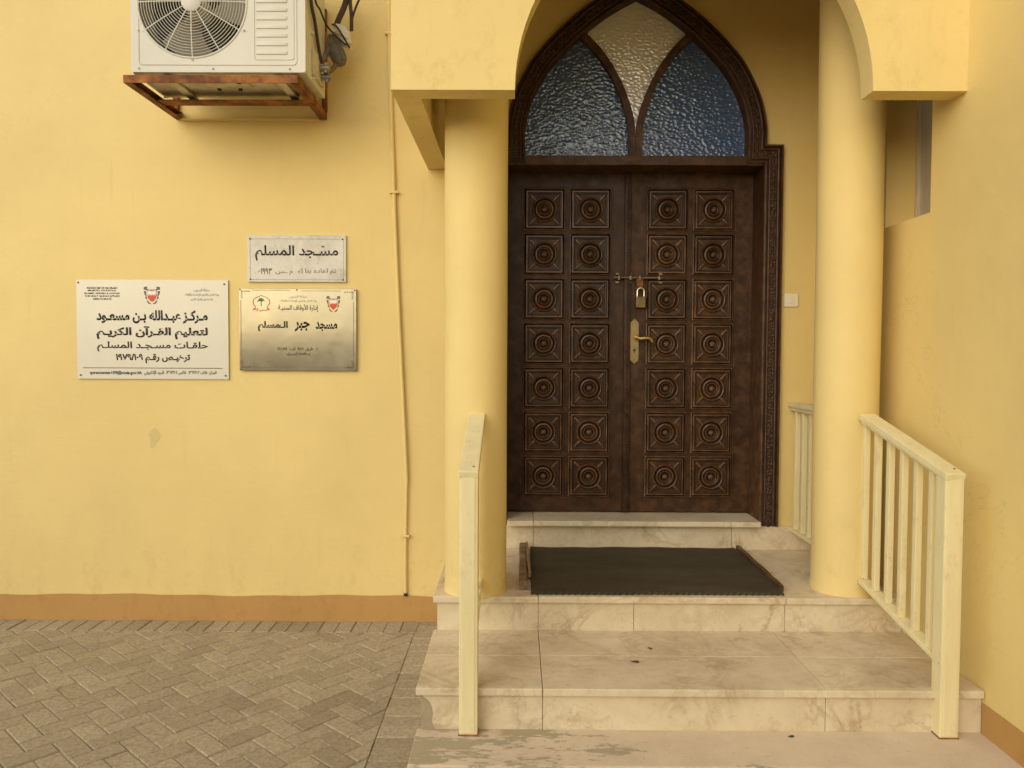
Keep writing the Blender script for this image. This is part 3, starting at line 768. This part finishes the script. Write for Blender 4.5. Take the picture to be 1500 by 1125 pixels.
# ---------------------------------------------------------------- wall conduit
t = thing('conduit_pipe', 'thin yellow painted conduit pipe running down the wall left of the porch', 'pipe', (-0.69, Yw-0.02, -1.50))
b = NB()
tube(b, smooth_path([(-0.802, Yw-0.016, 3.4), (-0.789, Yw-0.018, 1.99), (-0.762, Yw-0.018, 1.05), (-0.739, Yw-0.018, 0.45), (-0.711, Yw-0.018, -0.163), (-0.690, Yw-0.022, -0.60), (-0.682, Yw-0.018, -0.80)], 8), 0.0120, 12)
obj('upper_length', b, 'yellow_paint', t, smooth=60)
b = NB(); tube(b, smooth_path([(-0.683, Yw-0.018, -0.78), (-0.690, Yw-0.016, -1.2), (-0.690, Yw-0.016, -1.495)], 6), 0.0092, 12)
obj('lower_length', b, 'yellow_paint', t, smooth=60)
for X, Z in ((-0.788, 1.985), (-0.7605, 1.015), (-0.692, -1.13)):
    b = NB(); box(b, X-0.028, X+0.028, Yw-0.034, Yw, Z-0.007, Z+0.007, 0.003); obj('clip', b, 'yellow_paint', t)
b = NB(); lathe(b, [(0.012, -1.512), (0.012, -1.494)], (-0.690, Yw-0.016, 0), seg=12); obj('open_end', b, 'gasket', t)

# ---------------------------------------------------------------- lettering
AR = {}
def _reg(ch, base, dual=True): AR[ch] = [base, base+1, base+2, base+3] if dual else [base, base+1, None, None]
for ch, bs in zip('بتثجحخسشصضطظعغفقكلمنهي', (0xFE8F, 0xFE95, 0xFE99, 0xFE9D, 0xFEA1, 0xFEA5, 0xFEB1, 0xFEB5, 0xFEB9, 0xFEBD, 0xFEC1, 0xFEC5, 0xFEC9, 0xFECD, 0xFED1, 0xFED5, 0xFED9, 0xFEDD, 0xFEE1, 0xFEE5, 0xFEE9, 0xFEF1)): _reg(ch, bs)
_reg('ئ', 0xFE89)
for ch, bs in zip('اأإآةدذرزوؤى', (0xFE8D, 0xFE83, 0xFE87, 0xFE81, 0xFE93, 0xFEA9, 0xFEAB, 0xFEAD, 0xFEAF, 0xFEED, 0xFE85, 0xFEEF)): _reg(ch, bs, False)
AR['ـ'] = [0x640]*4
LA = {'ا': 0xFEFB, 'أ': 0xFEF7, 'إ': 0xFEF9, 'آ': 0xFEF5}
def shape(s):
    """joins Arabic letters into their connected forms and lays them out left to right"""
    out = []; i = 0
    def joins_next(c): return c in AR and AR[c][2] is not None
    while i < len(s):
        c = s[i]
        if c not in AR: out.append(c); i += 1; continue
        pv = i > 0 and joins_next(s[i-1])
        if c == 'ل' and i+1 < len(s) and s[i+1] in LA:
            out.append(chr(LA[s[i+1]]+(1 if pv else 0))); i += 2; continue
        nx_ = i+1 < len(s) and s[i+1] in AR and joins_next(c)
        f = AR[c]; out.append(chr(f[3] if pv and nx_ else f[1] if pv else f[2] if nx_ else f[0])); i += 1
    r = out[::-1]; res = []; k = 0
    isnum = lambda ch: '\u0660' <= ch <= '\u0669' or ch.isascii() and ch.isalnum()
    while k < len(r):
        if isnum(r[k]):
            e = k
            while e < len(r) and isnum(r[e]): e += 1
            res += r[k:e][::-1]; k = e
        else: res.append(r[k]); k += 1
    return ''.join(res)
DG = None
def text_mesh(s, x0, x1, z0, z1, y, mat_, parent, bold=0.0, th=0.0012, keep=False):
    cu = bpy.data.curves.new('lettering', 'FONT'); cu.body = s; cu.size = 1.0; cu.offset = bold; cu.resolution_u = 3
    tmp = bpy.data.objects.new('lettering', cu); COL.objects.link(tmp)
    bpy.context.view_layer.update()
    dg = bpy.context.evaluated_depsgraph_get()
    me = bpy.data.meshes.new_from_object(tmp.evaluated_get(dg))
    bpy.data.objects.remove(tmp); bpy.data.curves.remove(cu)
    b = NB(); b.from_mesh(me); bpy.data.meshes.remove(me)
    xs = [v.co.x for v in b.verts]; ys = [v.co.y for v in b.verts]
    a0, a1, c0, c1 = min(xs), max(xs), min(ys), max(ys)
    for v in b.verts:
        v.co = Vector((x0+(v.co.x-a0)/(a1-a0)*(x1-x0), y, z0+(v.co.y-c0)/(c1-c0)*(z1-z0)))
    r = bmesh.ops.extrude_face_region(b, geom=b.faces[:])
    for v in [g for g in r['geom'] if isinstance(g, bmesh.types.BMVert)]: v.co.y -= th
    return obj('lettering', b, mat_, parent)
class Sheet:
    """maps picture-crop coordinates of a sign onto its face"""
    def __init__(s, c0, c1, w0, w1): s.c0, s.c1, s.w0, s.w1 = c0, c1, w0, w1
    def x(s, a): return s.w0[0]+(a-s.c0[0])/(s.c1[0]-s.c0[0])*(s.w1[0]-s.w0[0])
    def z(s, b): return s.w0[1]+(b-s.c0[1])/(s.c1[1]-s.c0[1])*(s.w1[1]-s.w0[1])
    def text(s, txt, a0, a1, b0, b1, y, m, par, bold=0.0): return text_mesh(txt, s.x(a0), s.x(a1), s.z(b1), s.z(b0), y, m, par, bold)
    def pts(s, L): return [(s.x(a), s.z(b)) for a, b in L]
def rule(bm, sh, a0, b0, a1, b1, th, y):
    x0, x1, z0, z1 = sh.x(a0), sh.x(a1), sh.z(b0), sh.z(b1)
    if abs(x1-x0) > abs(z1-z0): box(bm, x0, x1, y-0.0012, y, z0-th/2, z0+th/2)
    else: box(bm, x0-th/2, x0+th/2, y-0.0012, y, z1, z0)
def screw(sh, a, b_, y, par, m='old_steel', r=0.006):
    b = NB(); lathe(b, [(r, -0.001), (r, 0.002), (r*0.6, 0.0035)], (sh.x(a), y, sh.z(b_)), axis='Y', seg=12)
    obj('screw', b, m, par, smooth=40)
def coat_of_arms(sh, cx_, cy_, w_, h_, y, par, red='red_enamel'):
    """red shield with a serrated white chief inside brown leaf mantling"""
    P = lambda L: [(sh.x(cx_+a*w_/2), sh.z(cy_+b*h_/2)) for a, b in L]
    b = NB()
    for sg in (-1, 1):
        for blob in ([(0.98, -0.95), (0.55, -0.98), (0.62, -0.72), (0.30, -0.66), (0.62, -0.52), (0.78, -0.66), (1.0, -0.62)],
                     [(0.98, -0.50), (0.70, -0.45), (0.72, -0.05), (0.60, 0.12), (0.72, 0.10), (0.92, -0.12)],
                     [(0.80, 0.10), (0.62, 0.22), (0.58, 0.48), (0.66, 0.46), (0.82, 0.28)],
                     [(0.60, 0.55), (0.34, 0.80), (0.12, 0.90), (0.16, 1.0), (0.44, 0.94), (0.62, 0.72)]):
            L = P([(sg*a, c) for a, c in blob]); slab_xz(b, [L], y-0.0010, y)
    slab_xz(b, [P([(-0.30, -0.64), (0.30, -0.64), (0.26, -0.54), (-0.26, -0.54)])], y-0.0010, y)
    e = obj('emblem', b, 'brown_ink', par)
    sd = [(-0.56, -0.48), (0.56, -0.48), (0.56, 0.08), (0.46, 0.36), (0.22, 0.62), (0.0, 0.74), (-0.22, 0.62), (-0.46, 0.36), (-0.56, 0.08)]
    b = NB(); slab_xz(b, [P(sd)], y-0.0016, y); obj('shield', b, red, e)
    ch = [(-0.52, -0.44), (0.52, -0.44), (0.52, -0.16)]
    for k in range(5):
        x_ = 0.52-k*0.208; ch += [(x_-0.104, 0.06), (x_-0.208, -0.16)]
    b = NB(); slab_xz(b, [P(ch)], y-0.0026, y-0.0017); obj('serrated_chief', b, 'white_enamel_mark', e)

# -- large aluminium sign
t = thing('metal_sign', 'large satin aluminium sign with black Arabic text and red shield, leftmost of three', 'sign', (-2.274, Yw, -0.155), 'signs on the house wall')
b = NB(); box(b, -2.749, -1.798, Yw-0.012, Yw-0.004, -0.150, 0.470, 0.0015)
obj('plate', b, 'satin_aluminium', t)
sh = Sheet((85, 60), (1413, 931), (-2.749, 0.470), (-1.798, -0.150)); yf = Yw-0.0125
for i, (s_, wd) in enumerate((('KINGDOM OF BAHRAIN', 262), ('MINISTRY OF JUSTICE,', 250), ('ISLAMIC AFFAIRS & AWQAF', 308), ('THE HOLY QURAN AFFAIRS', 306), ('DIRECTORATE', 160))):
    sh.text(s_, 312-wd/2, 312+wd/2, 124+24*i, 141+24*i, yf, 'brown_ink', t, 0.01)
for s_, cy_, wd, hh in (('مملكة البحرين', 150, 135, 30), ('وزارة العدل والشئون الإسلامية والأوقاف', 188, 300, 28), ('إدارة شئون القرآن الكريم', 230, 190, 30)):
    sh.text(shape(s_), 1182-wd/2, 1182+wd/2, cy_-hh/2, cy_+hh/2, yf, 'faint_ink', t, 0.0)
sh.text(shape('مـركـز عبـدالله بـن مسعـود'), 258, 1232, 325, 442, yf, 'black_ink', t, 0.036)
sh.text(shape('لتعليم القـرآن الكريـم'), 258, 1232, 465, 580, yf, 'black_ink', t, 0.036)
sh.text(shape('حلقـات مسـجـد المسلـم'), 262, 1232, 600, 690, yf, 'black_ink', t, 0.022)
sh.text(shape('ترخيـص رقـم ١٠٩/١٩٧٩'), 425, 1075, 708, 792, yf, 'black_ink', t, 0.032)
sh.text('qurancenter109@moia.gov.bh', 195, 648, 858, 897, yf, 'black_ink', t, 0.012)
sh.text(shape('المركز: هاتف ١٣٦٧٢١٠٢ . فاكس ١٣٦٧٢١٠٤ . البريد الإلكتروني'), 672, 1305, 855, 900, yf, 'brown_ink', t, 0.008)
b = NB(); rule(b, sh, 137, 833, 1357, 833, 0.0042, yf); obj('rule', b, 'brown_ink', t)
coat_of_arms(sh, 747, 195, 142, 155, yf, t)
for a, b_ in ((103, 85), (1380, 95), (115, 897), (1385, 898)): screw(sh, a, b_, yf, t)

# -- mirror steel sign
t = thing('metal_sign', 'shiny gold-toned steel sign with palm and shield emblems, under the marble plaque', 'sign', (-1.361, Yw, -0.094), 'signs on the house wall')
b = NB(); box(b, -1.727, -0.995, Yw-0.022, Yw-0.004, -0.093, 0.416, 0.002)
obj('plate', b, 'mirror_steel', t)
sh = Sheet((92, 92), (1380, 996), (-1.727, 0.416), (-0.995, -0.093)); yf = Yw-0.0225
b = NB()
for q in ((235, 107, 650, 107), (780, 113, 1215, 113), (112, 215, 112, 850), (1348, 235, 1348, 850), (240, 962, 1240, 966)): rule(b, sh, *q, 0.0024, yf)
for (ox, oy, sx, sy) in ((112, 107, 1, 1), (1348, 113, -1, 1), (112, 962, 1, -1), (1348, 966, -1, -1)):
    for k in range(4):                        # curled corner ornament
        for ax in (0, 1):
            a = ox+sx*((14+k*26) if ax == 0 else 8+3*(k % 2)); c_ = oy+sy*((14+k*22) if ax == 1 else 8+3*(k % 2))
            pts = [Vector((sh.x(a+11*math.cos(u)*(1-u/9)), yf-0.0006, sh.z(c_+11*math.sin(u)*(1-u/9)))) for u in [j*0.55 for j in range(12)]]
            tube(b, pts, 0.0011, 5)
obj('border', b, 'brown_ink', t)
for s_, a0, a1, b0, b1, m, bo in ((shape('مملكة البحرين'), 645, 838, 162, 195, 'faint_ink', 0), (shape('وزارة العدل والشئون الإسلامية والأوقاف'), 538, 945, 205, 240, 'faint_ink', 0), (shape('إدارة الأوقاف السنيـة'), 520, 962, 258, 345, 'brown_ink', 0.012),
        (shape('مسجد'), 930, 1170, 452, 558, 'black_ink', 0.036), (shape('جبر'), 700, 866, 452, 562, 'black_ink', 0.036), (shape('الـمسلم'), 298, 626, 448, 560, 'black_ink', 0.036),
        ('2 '+'', 936, 952, 738, 768, 'brown_ink', 0.015), (shape('طريق'), 818, 905, 730, 780, 'brown_ink', 0.012), ('402', 726, 800, 738, 768, 'brown_ink', 0.015), (shape('الحد'), 636, 708, 734, 770, 'brown_ink', 0.012), ('0184', 514, 616, 738, 768, 'brown_ink', 0.015),
        (shape('محافظة المحرق'), 612, 872, 788, 832, 'brown_ink', 0.012)):
    sh.text(s_, a0, a1, b0, b1, yf, m, t, bo)
# red arch-shaped badge with a green palm
b = NB()
pts = [(262, 312), (274, 300), (268, 285), (252, 262), (246, 235), (256, 208), (282, 188), (312, 176), (337, 164), (362, 176), (394, 188), (420, 210), (430, 236), (422, 262), (406, 286), (400, 300), (414, 312)]
tube(b, [Vector((sh.x(p.x), yf-0.0005, sh.z(p.z))) for p in smooth_path([(a, 0, c_) for a, c_ in pts], 4)], 0.0022, 6)
em = obj('emblem', b, 'red_enamel', t)
o = sh.text(shape('سنيـة'), 280, 400, 308, 342, yf, 'red_enamel', em, 0.02)
for sg in (-1, 1):
    b = NB(); slab_xz(b, [sh.pts([(337+sg*60, 322), (337+sg*96, 330), (337+sg*84, 312), (337+sg*90, 304), (337+sg*66, 308)])], yf-0.001, yf)
    obj('ribbon', b, 'red_enamel', em)
b = NB(); slab_xz(b, [sh.pts([(331, 225), (341, 225), (340, 282), (332, 282)])], yf-0.001, yf)
for k in range(11):
    a = math.pi*(0.02+0.096*k); L = 44
    tip = (337+L*math.cos(a), 232-L*0.78*math.sin(a)+8*abs(math.cos(a))); mdx = 337+L*0.5*math.cos(a); mdy = 220-L*0.55*math.sin(a)
    slab_xz(b, [sh.pts([(334, 232), (mdx-5, mdy-6), tip, (mdx+5, mdy+7), (340, 234)])], yf-0.0012-0.0001*k, yf)
obj('palm', b, 'green_enamel', em)
coat_of_arms(sh, 1128, 255, 150, 178, yf, t)
for a, b_ in ((103, 99), (728, 103), (1362, 106), (108, 980), (730, 977), (1360, 985)): screw(sh, a, b_, yf, t, 'old_steel', 0.005)

# -- marble plaque
t = thing('marble_plaque', 'small worn grey marble plaque with engraved Arabic text, above the gold-toned sign', 'sign', (-1.366, Yw, 0.46), 'signs on the house wall')
b = NB(); box(b, -1.674, -1.060, Yw-0.016, Yw-0.001, 0.4595, 0.750, 0.003)
obj('slab', b, 'marble_plaque', t)
sh = Sheet((183, 103), (1266, 632), (-1.674, 0.750), (-1.060, 0.4595)); yf = Yw-0.0164
b = NB()
loop = []
for (ox, oy, a0) in ((1215, 172, -90), (1215, 580, 0), (238, 580, 90), (238, 172, 180)):
    for k in range(6):
        a = math.radians(a0+k*18); loop.append(Vector((sh.x(ox+25*math.cos(a)), yf, sh.z(oy+25*math.sin(a)))))
tube(b, loop, 0.0012, 5, closed=True)
obj('border', b, 'faint_ink', t)
sh.text(shape('مسـجد المسلم'), 268, 1180, 218, 392, yf, 'black_ink', t, 0.020)
b = NB(); slab_xz(b, [sh.pts([(995, 226), (1030, 222), (1032, 238), (998, 243)])], yf-0.001, yf); obj('vowel_mark', b, 'brown_ink', t)
sh.text(shape('تم اعاده بنا'), 815, 1160, 475, 552, yf, 'faint_ink', t, 0.012)
sh.text(shape('ئه  م ـس'), 490, 790, 480, 556, yf, 'faint_ink', t, 0.004)
sh.text('١٩٩٣', 330, 450, 470, 545, yf, 'brown_ink', t, 0.012)
sh.text(shape('م'), 300, 322, 500, 528, yf, 'brown_ink', t, 0.0)
for a, b_ in ((212, 145), (1230, 148), (215, 603), (1232, 607)): screw(sh, a, b_, yf, t, 'gasket', 0.005)

# ---------------------------------------------------------------- air conditioner and bracket
ac = thing('air_conditioner', 'white outdoor air conditioner with round fan grille on rusty wall bracket', 'air conditioner', (-1.608, 4.40, 1.523))
ax0, ax1, ay0, ay1, az0, az1 = -2.078, -1.138, 4.212, 4.635, 1.523, 2.275
fc = (-1.746, 1.893); fr = 0.288
circ = [(fc[0]+fr*math.cos(2*math.pi*k/64), fc[1]+fr*math.sin(2*math.pi*k/64)) for k in range(64)]
def rrect(x0, x1, z0, z1, r, n=5):
    P = []
    for ox, oz, a0 in ((x1-r, z1-r, 0), (x0+r, z1-r, 90), (x0+r, z0+r, 180), (x1-r, z0+r, 270)):
        for k in range(n+1):
            a = math.radians(a0+90*k/n); P.append((ox+r*math.cos(a), oz+r*math.sin(a)))
    return P
b = NB(); slab_xz(b, [rrect(ax0, ax1, az0, az1, 0.012), circ], ay0, ay0+0.02)
bmesh.ops.bevel(b, geom=[e for e in b.edges if len(e.link_faces) == 2 and all(abs(v.co.y-ay0) < 1e-5 for v in e.verts) and e.calc_face_angle(0) > 1.2], offset=0.006, segments=2, affect='EDGES')
obj('front_panel', b, 'white_enamel', ac, smooth=30)
b = NB(); w_ = 0.012
box(b, ax0, ax0+w_, ay0+0.021, ay1, az0, az1); box(b, ax1-w_, ax1, ay0+0.021, ay1, az0, az1)
box(b, ax0+w_, ax1-w_, ay0+0.021, ay1, az1-w_, az1); box(b, ax0+w_, ax1-w_, ay1-w_, ay1, az0+w_, az1-w_)
obj('casing', b, 'white_enamel', ac)
b = NB(); box(b, ax0+w_, ax1-w_, ay0+0.022, ay1-w_, az0, az0+w_)
for q in ((-1.95, -1.75, 4.30, 4.40), (-1.62, -1.5, 4.28, 4.44), (-1.40, -1.28, 4.30, 4.42)): box(b, q[0], q[1], q[2], q[3], az0-0.006, az0-0.0005, 0.003)
obj('base_pan', b, 'dusty_enamel', ac)
for X, Y in ((-1.86, 4.33), (-1.55, 4.36), (-1.44, 4.33), (-1.70, 4.47), (-1.58, 4.47)):
    b = NB(); lathe(b, [(0.012, az0-0.0085), (0.012, az0-0.0015)], (X, Y, 0), seg=12); obj('drain_hole', b, 'gasket', ac)
for X in (-1.90, -1.30):
    b = NB(); box(b, X-0.022, X+0.022, ay0+0.03, ay1-0.02, az0-0.022, az0-0.008, 0.002); obj('foot', b, 'dusty_enamel', ac)
b = NB(); box(b, ax0+0.02, -1.43, 4.42, 4.44, az0+0.02, az1-0.02); obj('heat_exchanger', b, 'dark_fins', ac)
b = NB(); lathe(b, [(0.285, -0.15), (0.285, 0.0)], (fc[0], ay0+0.022, fc[1]), axis='Y', seg=48, cap=False); obj('fan_shroud', b, 'fan_plastic', ac, smooth=40)
fan = NB(); lathe(fan, [(0.062, -0.03), (0.062, 0.03), (0.05, 0.045), (0.002, 0.05)], (fc[0], 4.32, fc[1]), axis='Y', seg=28)
fb = obj('fan', fan, 'fan_plastic', ac, smooth=40)
for k in range(3):
    b = NB(); a0 = math.radians(238+120*k); n = 10; rr = [0.055, 0.12, 0.19, 0.268]; grid = []
    for ir, r_ in enumerate(rr):
        span = math.radians((38, 50, 62, 70)[ir]); rw = []
        for i in range(n+1):
            u = i/n; a = a0+span*(u-0.5)+0.10*ir
            rw.append(b.verts.new((fc[0]+r_*math.cos(a), 4.32+0.05*(u-0.5)*(1.5-0.3*ir)-0.012*math.sin(u*math.pi), fc[1]+r_*math.sin(a))))
        grid.append(rw)
    for A, B in zip(grid, grid[1:]):
        for i in range(n): b.faces.new((A[i], A[i+1], B[i+1], B[i]))
    bmesh.ops.solidify(b, geom=b.faces[:], thickness=0.004)
    obj('blade', b, 'fan_plastic', fb, smooth=40)
b = NB()
for k in range(17):
    r_ = 0.052+k*0.01485
    yy = ay0-0.012+0.012*(r_/0.29)**4
    tube(b, [(fc[0]+r_*math.cos(2*math.pi*i/56), yy, fc[1]+r_*math.sin(2*math.pi*i/56)) for i in range(56)], 0.0023, 6, closed=True)
for k in range(12):
    a = math.radians(30*k); L = 0.318 if k % 2 else 0.292
    tube(b, [(fc[0]+r_*math.cos(a), ay0-0.0145+0.0145*(min(r_, 0.3)/0.29)**4, fc[1]+r_*math.sin(a)) for r_ in (0.045, 0.15, 0.22, 0.27, L)], 0.003, 6)
lathe(b, [(0.054, -0.006), (0.054, 0.006), (0.045, 0.011)], (fc[0], ay0-0.010, fc[1]), axis='Y', seg=32)
tube(b, [(fc[0]+0.2935*math.cos(2*math.pi*i/64), ay0+0.001, fc[1]+0.2935*math.sin(2*math.pi*i/64)) for i in range(64)], 0.006, 8, closed=True)
obj('fan_grille', b, 'white_enamel', ac, smooth=60)
b = NB()
def frame_line(bm, x0, x1, z0, z1, r, rad=0.003, y=ay0-0.0005): tube(bm, [(p[0], y, p[1]) for p in rrect(x0, x1, z0, z1, r)], rad, 6, closed=True)
frame_line(b, -2.035, -1.185, 1.562, 2.245, 0.02); frame_line(b, -1.412, -1.200, 1.590, 2.225, 0.012, 0.0025)
for k in range(14): box(b, -1.402, -1.236, ay0-0.005, ay0+0.001, 1.618+k*0.0455, 1.636+k*0.0455, 0.0025)
obj('pressed_ribs', b, 'white_enamel', ac, smooth=50)
for X, Z in ((-2.035, 1.542), (-1.635, 1.541), (-1.222, 1.540), (-2.035, 1.742), (-1.465, 1.742), (-1.746, 1.588)):
    b = NB(); lathe(b, [(0.0055, -0.001), (0.0055, 0.003)], (X, ay0, Z), axis='Y', seg=10); obj('screw', b, 'old_steel', ac)
b = NB(); box(b, ax1+0.0005, ax1+0.012, 4.34, 4.565, 1.56, 1.70, 0.003)
for (Y, Z) in ((4.36, 1.545), (4.42, 1.60), (4.50, 1.56), (4.40, 1.67), (4.33, 1.78)): box(b, ax1+0.0005, ax1+0.014, Y-0.008, Y+0.008, Z-0.006, Z+0.006)
obj('valve_cover', b, 'dusty_enamel', ac)
for (Y, Z) in ((4.47, 1.640), (4.50, 1.60)):
    b = NB(); tube(b, [(ax1+0.012, Y, Z), (ax1+0.065, Y, Z)], 0.019, 12); tube(b, [(ax1+0.045, Y, Z-0.026), (ax1+0.045, Y, Z+0.03)], 0.013, 12); obj('valve', b, 'grey_metal', ac, smooth=40)

br = thing('wall_bracket', 'rusty angle iron bracket carrying the air conditioner on the wall', 'bracket', (-1.64, 4.55, 1.465))
bx0, bx1 = -2.118, -1.178
b = NB(); bar(b, (bx0, 4.205, 1.484), (bx1, 4.205, 1.484), 0.006, 0.042, 0.002); bar(b, (bx0, 4.222, 1.502), (bx1, 4.222, 1.502), 0.034, 0.006, 0.0015)
obj('front_bar', b, 'rusty_steel', br)
for X, s_ in ((bx0, 1), (bx1, -1)):
    b = NB(); box(b, min(X, X+s_*0.006), max(X, X+s_*0.006), 4.209, 4.85, 1.463, 1.505, 0.002); box(b, min(X+s_*0.007, X+s_*0.042), max(X+s_*0.007, X+s_*0.042), 4.24, 4.848, 1.499, 1.505, 0.0015); box(b, min(X+s_*0.007, X+s_*0.042), max(X+s_*0.007, X+s_*0.042), 4.212, 4.848, 1.463, 1.468, 0.001)
    obj('side_arm', b, 'rusty_steel', br)
b = NB(); box(b, bx0+0.044, bx1-0.044, 4.51, 4.60, 1.470, 1.476, 0.002); box(b, bx0+0.044, bx1-0.044, 4.601, 4.607, 1.470, 1.499, 0.002); obj('cross_bar', b, 'rusty_steel', br)
b = NB(); box(b, bx0+0.044, bx1-0.044, 4.815, 4.8485, 1.452, 1.462, 0.002); obj('wall_bar', b, 'yellow_paint', br)
for X in (bx0-0.006, bx1-0.026):
    b = NB(); box(b, X, X+0.030, 4.82, 4.8485, 1.508, 2.13, 0.002); obj('upright', b, 'rusty_steel', br)
b = NB(); tube(b, [(bx0-0.055, 4.81, 1.585), (bx0+0.01, 4.80, 1.594)], 0.005, 8); obj('stray_bolt', b, 'old_steel', br)

# pipes and cables hanging beside the unit
def cable(name, pts, r, m, label, cat, seg=10):
    b = NB(); tube(b, smooth_path(pts, 7), r, seg); return set_tags(obj(name, b, m, None, smooth=60), label, cat)
cable('pipe', [(-1.10, 4.50, 3.3), (-1.118, 4.24, 2.35), (-1.122, 4.26, 1.963), (-1.122, 4.35, 1.85), (-1.122, 4.43, 1.74), (-1.112, 4.47, 1.665)], 0.0095, 'brown_lagging', 'dark brown pipe close against the air conditioner side', 'pipe')
cable('cable', [(-1.10, 4.62, 3.3), (-1.115, 4.32, 2.35), (-1.118, 4.33, 1.995), (-1.108, 4.42, 1.94), (-1.093, 4.50, 1.895), (-1.062, 4.55, 1.865), (-1.02, 4.575, 1.83), (-0.995, 4.58, 1.815)], 0.0055, 'black_rubber', 'thin black cable looping across to the taped pipe joint', 'cable')
cable('pipe', [(-0.90, 4.66, 3.3), (-0.965, 4.66, 2.4), (-1.012, 4.66, 2.12), (-1.065, 4.66, 1.985), (-1.085, 4.66, 1.92)], 0.017, 'brown_lagging', 'thick brown lagged pipe entering taped joint from above', 'pipe')
cable('cable', [(-0.93, 4.68, 3.3), (-0.985, 4.67, 2.4), (-0.992, 4.66, 2.12), (-0.985, 4.66, 2.02), (-0.985, 4.66, 1.93)], 0.011, 'brown_lagging', 'brown cable dropping straight to the right of taped joint', 'cable')
cable('cable', [(-0.985, 4.66, 1.985), (-0.965, 4.66, 2.05), (-0.935, 4.66, 2.125), (-0.93, 4.66, 2.16)], 0.0065, 'black_rubber', 'short loose black cable end curling up from the brown cable', 'cable')
j = thing('pipe_joint', 'bundled pipe joint wrapped in white and grey tape beside air conditioner', 'pipe joint', (-1.05, 4.66, 1.70))
b = NB(); tube(b, smooth_path([(-1.095, 4.655, 1.915), (-1.06, 4.65, 1.925), (-1.025, 4.65, 1.89), (-1.005, 4.65, 1.835)], 6), lambda q: 0.022+0.020*math.sin(math.pi*q)+0.003*math.sin(q*30), 14)
for px_, pz_, an in ((-1.075, 1.915, 0.3), (-1.035, 1.895, -0.5), (-1.015, 1.855, -0.9)):   # loose turns of tape
    tube(b, [(px_+0.047*math.cos(u)*math.cos(an), 4.65-0.047*math.sin(u), pz_+0.047*math.cos(u)*math.sin(an)-0.01*math.sin(u)) for u in [2*math.pi*k/20 for k in range(20)]], 0.008, 6, closed=True)
obj('white_tape', b, 'white_tape', j, smooth=50)
b = NB(); tube(b, smooth_path([(-1.09, 4.62, 1.95), (-1.06, 4.595, 1.93), (-1.02, 4.59, 1.87), (-0.985, 4.61, 1.81)], 6), 0.0055, 8); obj('strap', b, 'black_rubber', j, smooth=60)
b = NB(); tube(b, smooth_path([(-1.105, 4.66, 1.90), (-1.085, 4.66, 1.83), (-1.055, 4.66, 1.76), (-1.04, 4.66, 1.73)], 6), lambda q: 0.022+0.025*math.sin(math.pi*q), 12)
tube(b, smooth_path([(-1.075, 4.64, 1.88), (-1.045, 4.635, 1.80), (-1.025, 4.64, 1.75)], 6), 0.02, 10)
obj('grey_tape', b, 'grey_lagging', j, smooth=50)
b = NB(); tube(b, smooth_path([(-1.105, 4.66, 1.87), (-1.125, 4.62, 1.78), (-1.150, 4.56, 1.70), (-1.158, 4.50, 1.655)], 6), 0.016, 12)
obj('grey_pipe', b, 'grey_lagging', j, smooth=50)
b = NB(); tube(b, smooth_path([(-1.06, 4.66, 1.765), (-1.09, 4.64, 1.70), (-1.13, 4.60, 1.655)], 6), 0.014, 12)
obj('bare_pipe', b, 'old_batten', j, smooth=50)

# ---------------------------------------------------------------- dry leaves on the steps
for (X, Y, Z, a, L) in ((0.545, 3.46, Z2+0.003, -0.2, 0.020), (0.64, 3.62, Z2+0.003, -0.8, 0.013), (1.14, 3.14, Z3+0.003, 0.1, 0.014)):
    b = NB(); n = 10
    c_ = b.verts.new((X, Y, Z+0.004))
    rg = [b.verts.new((X+L*math.cos(a)*math.cos(u)-L*0.4*math.sin(a)*math.sin(u), Y+L*math.sin(a)*math.cos(u)*1.4+L*0.55*math.cos(a)*math.sin(u), Z+0.002*math.sin(2*u))) for u in [2*math.pi*k/n for k in range(n)]]
    for k in range(n): b.faces.new((rg[k], rg[(k+1) % n], c_))
    bmesh.ops.solidify(b, geom=b.faces[:], thickness=0.0012)
    set_tags(obj('dry_leaf', b, 'dry_leaf'), 'tiny dark dry leaf scrap lying on a step', 'leaf', 'leaf scraps on the steps')
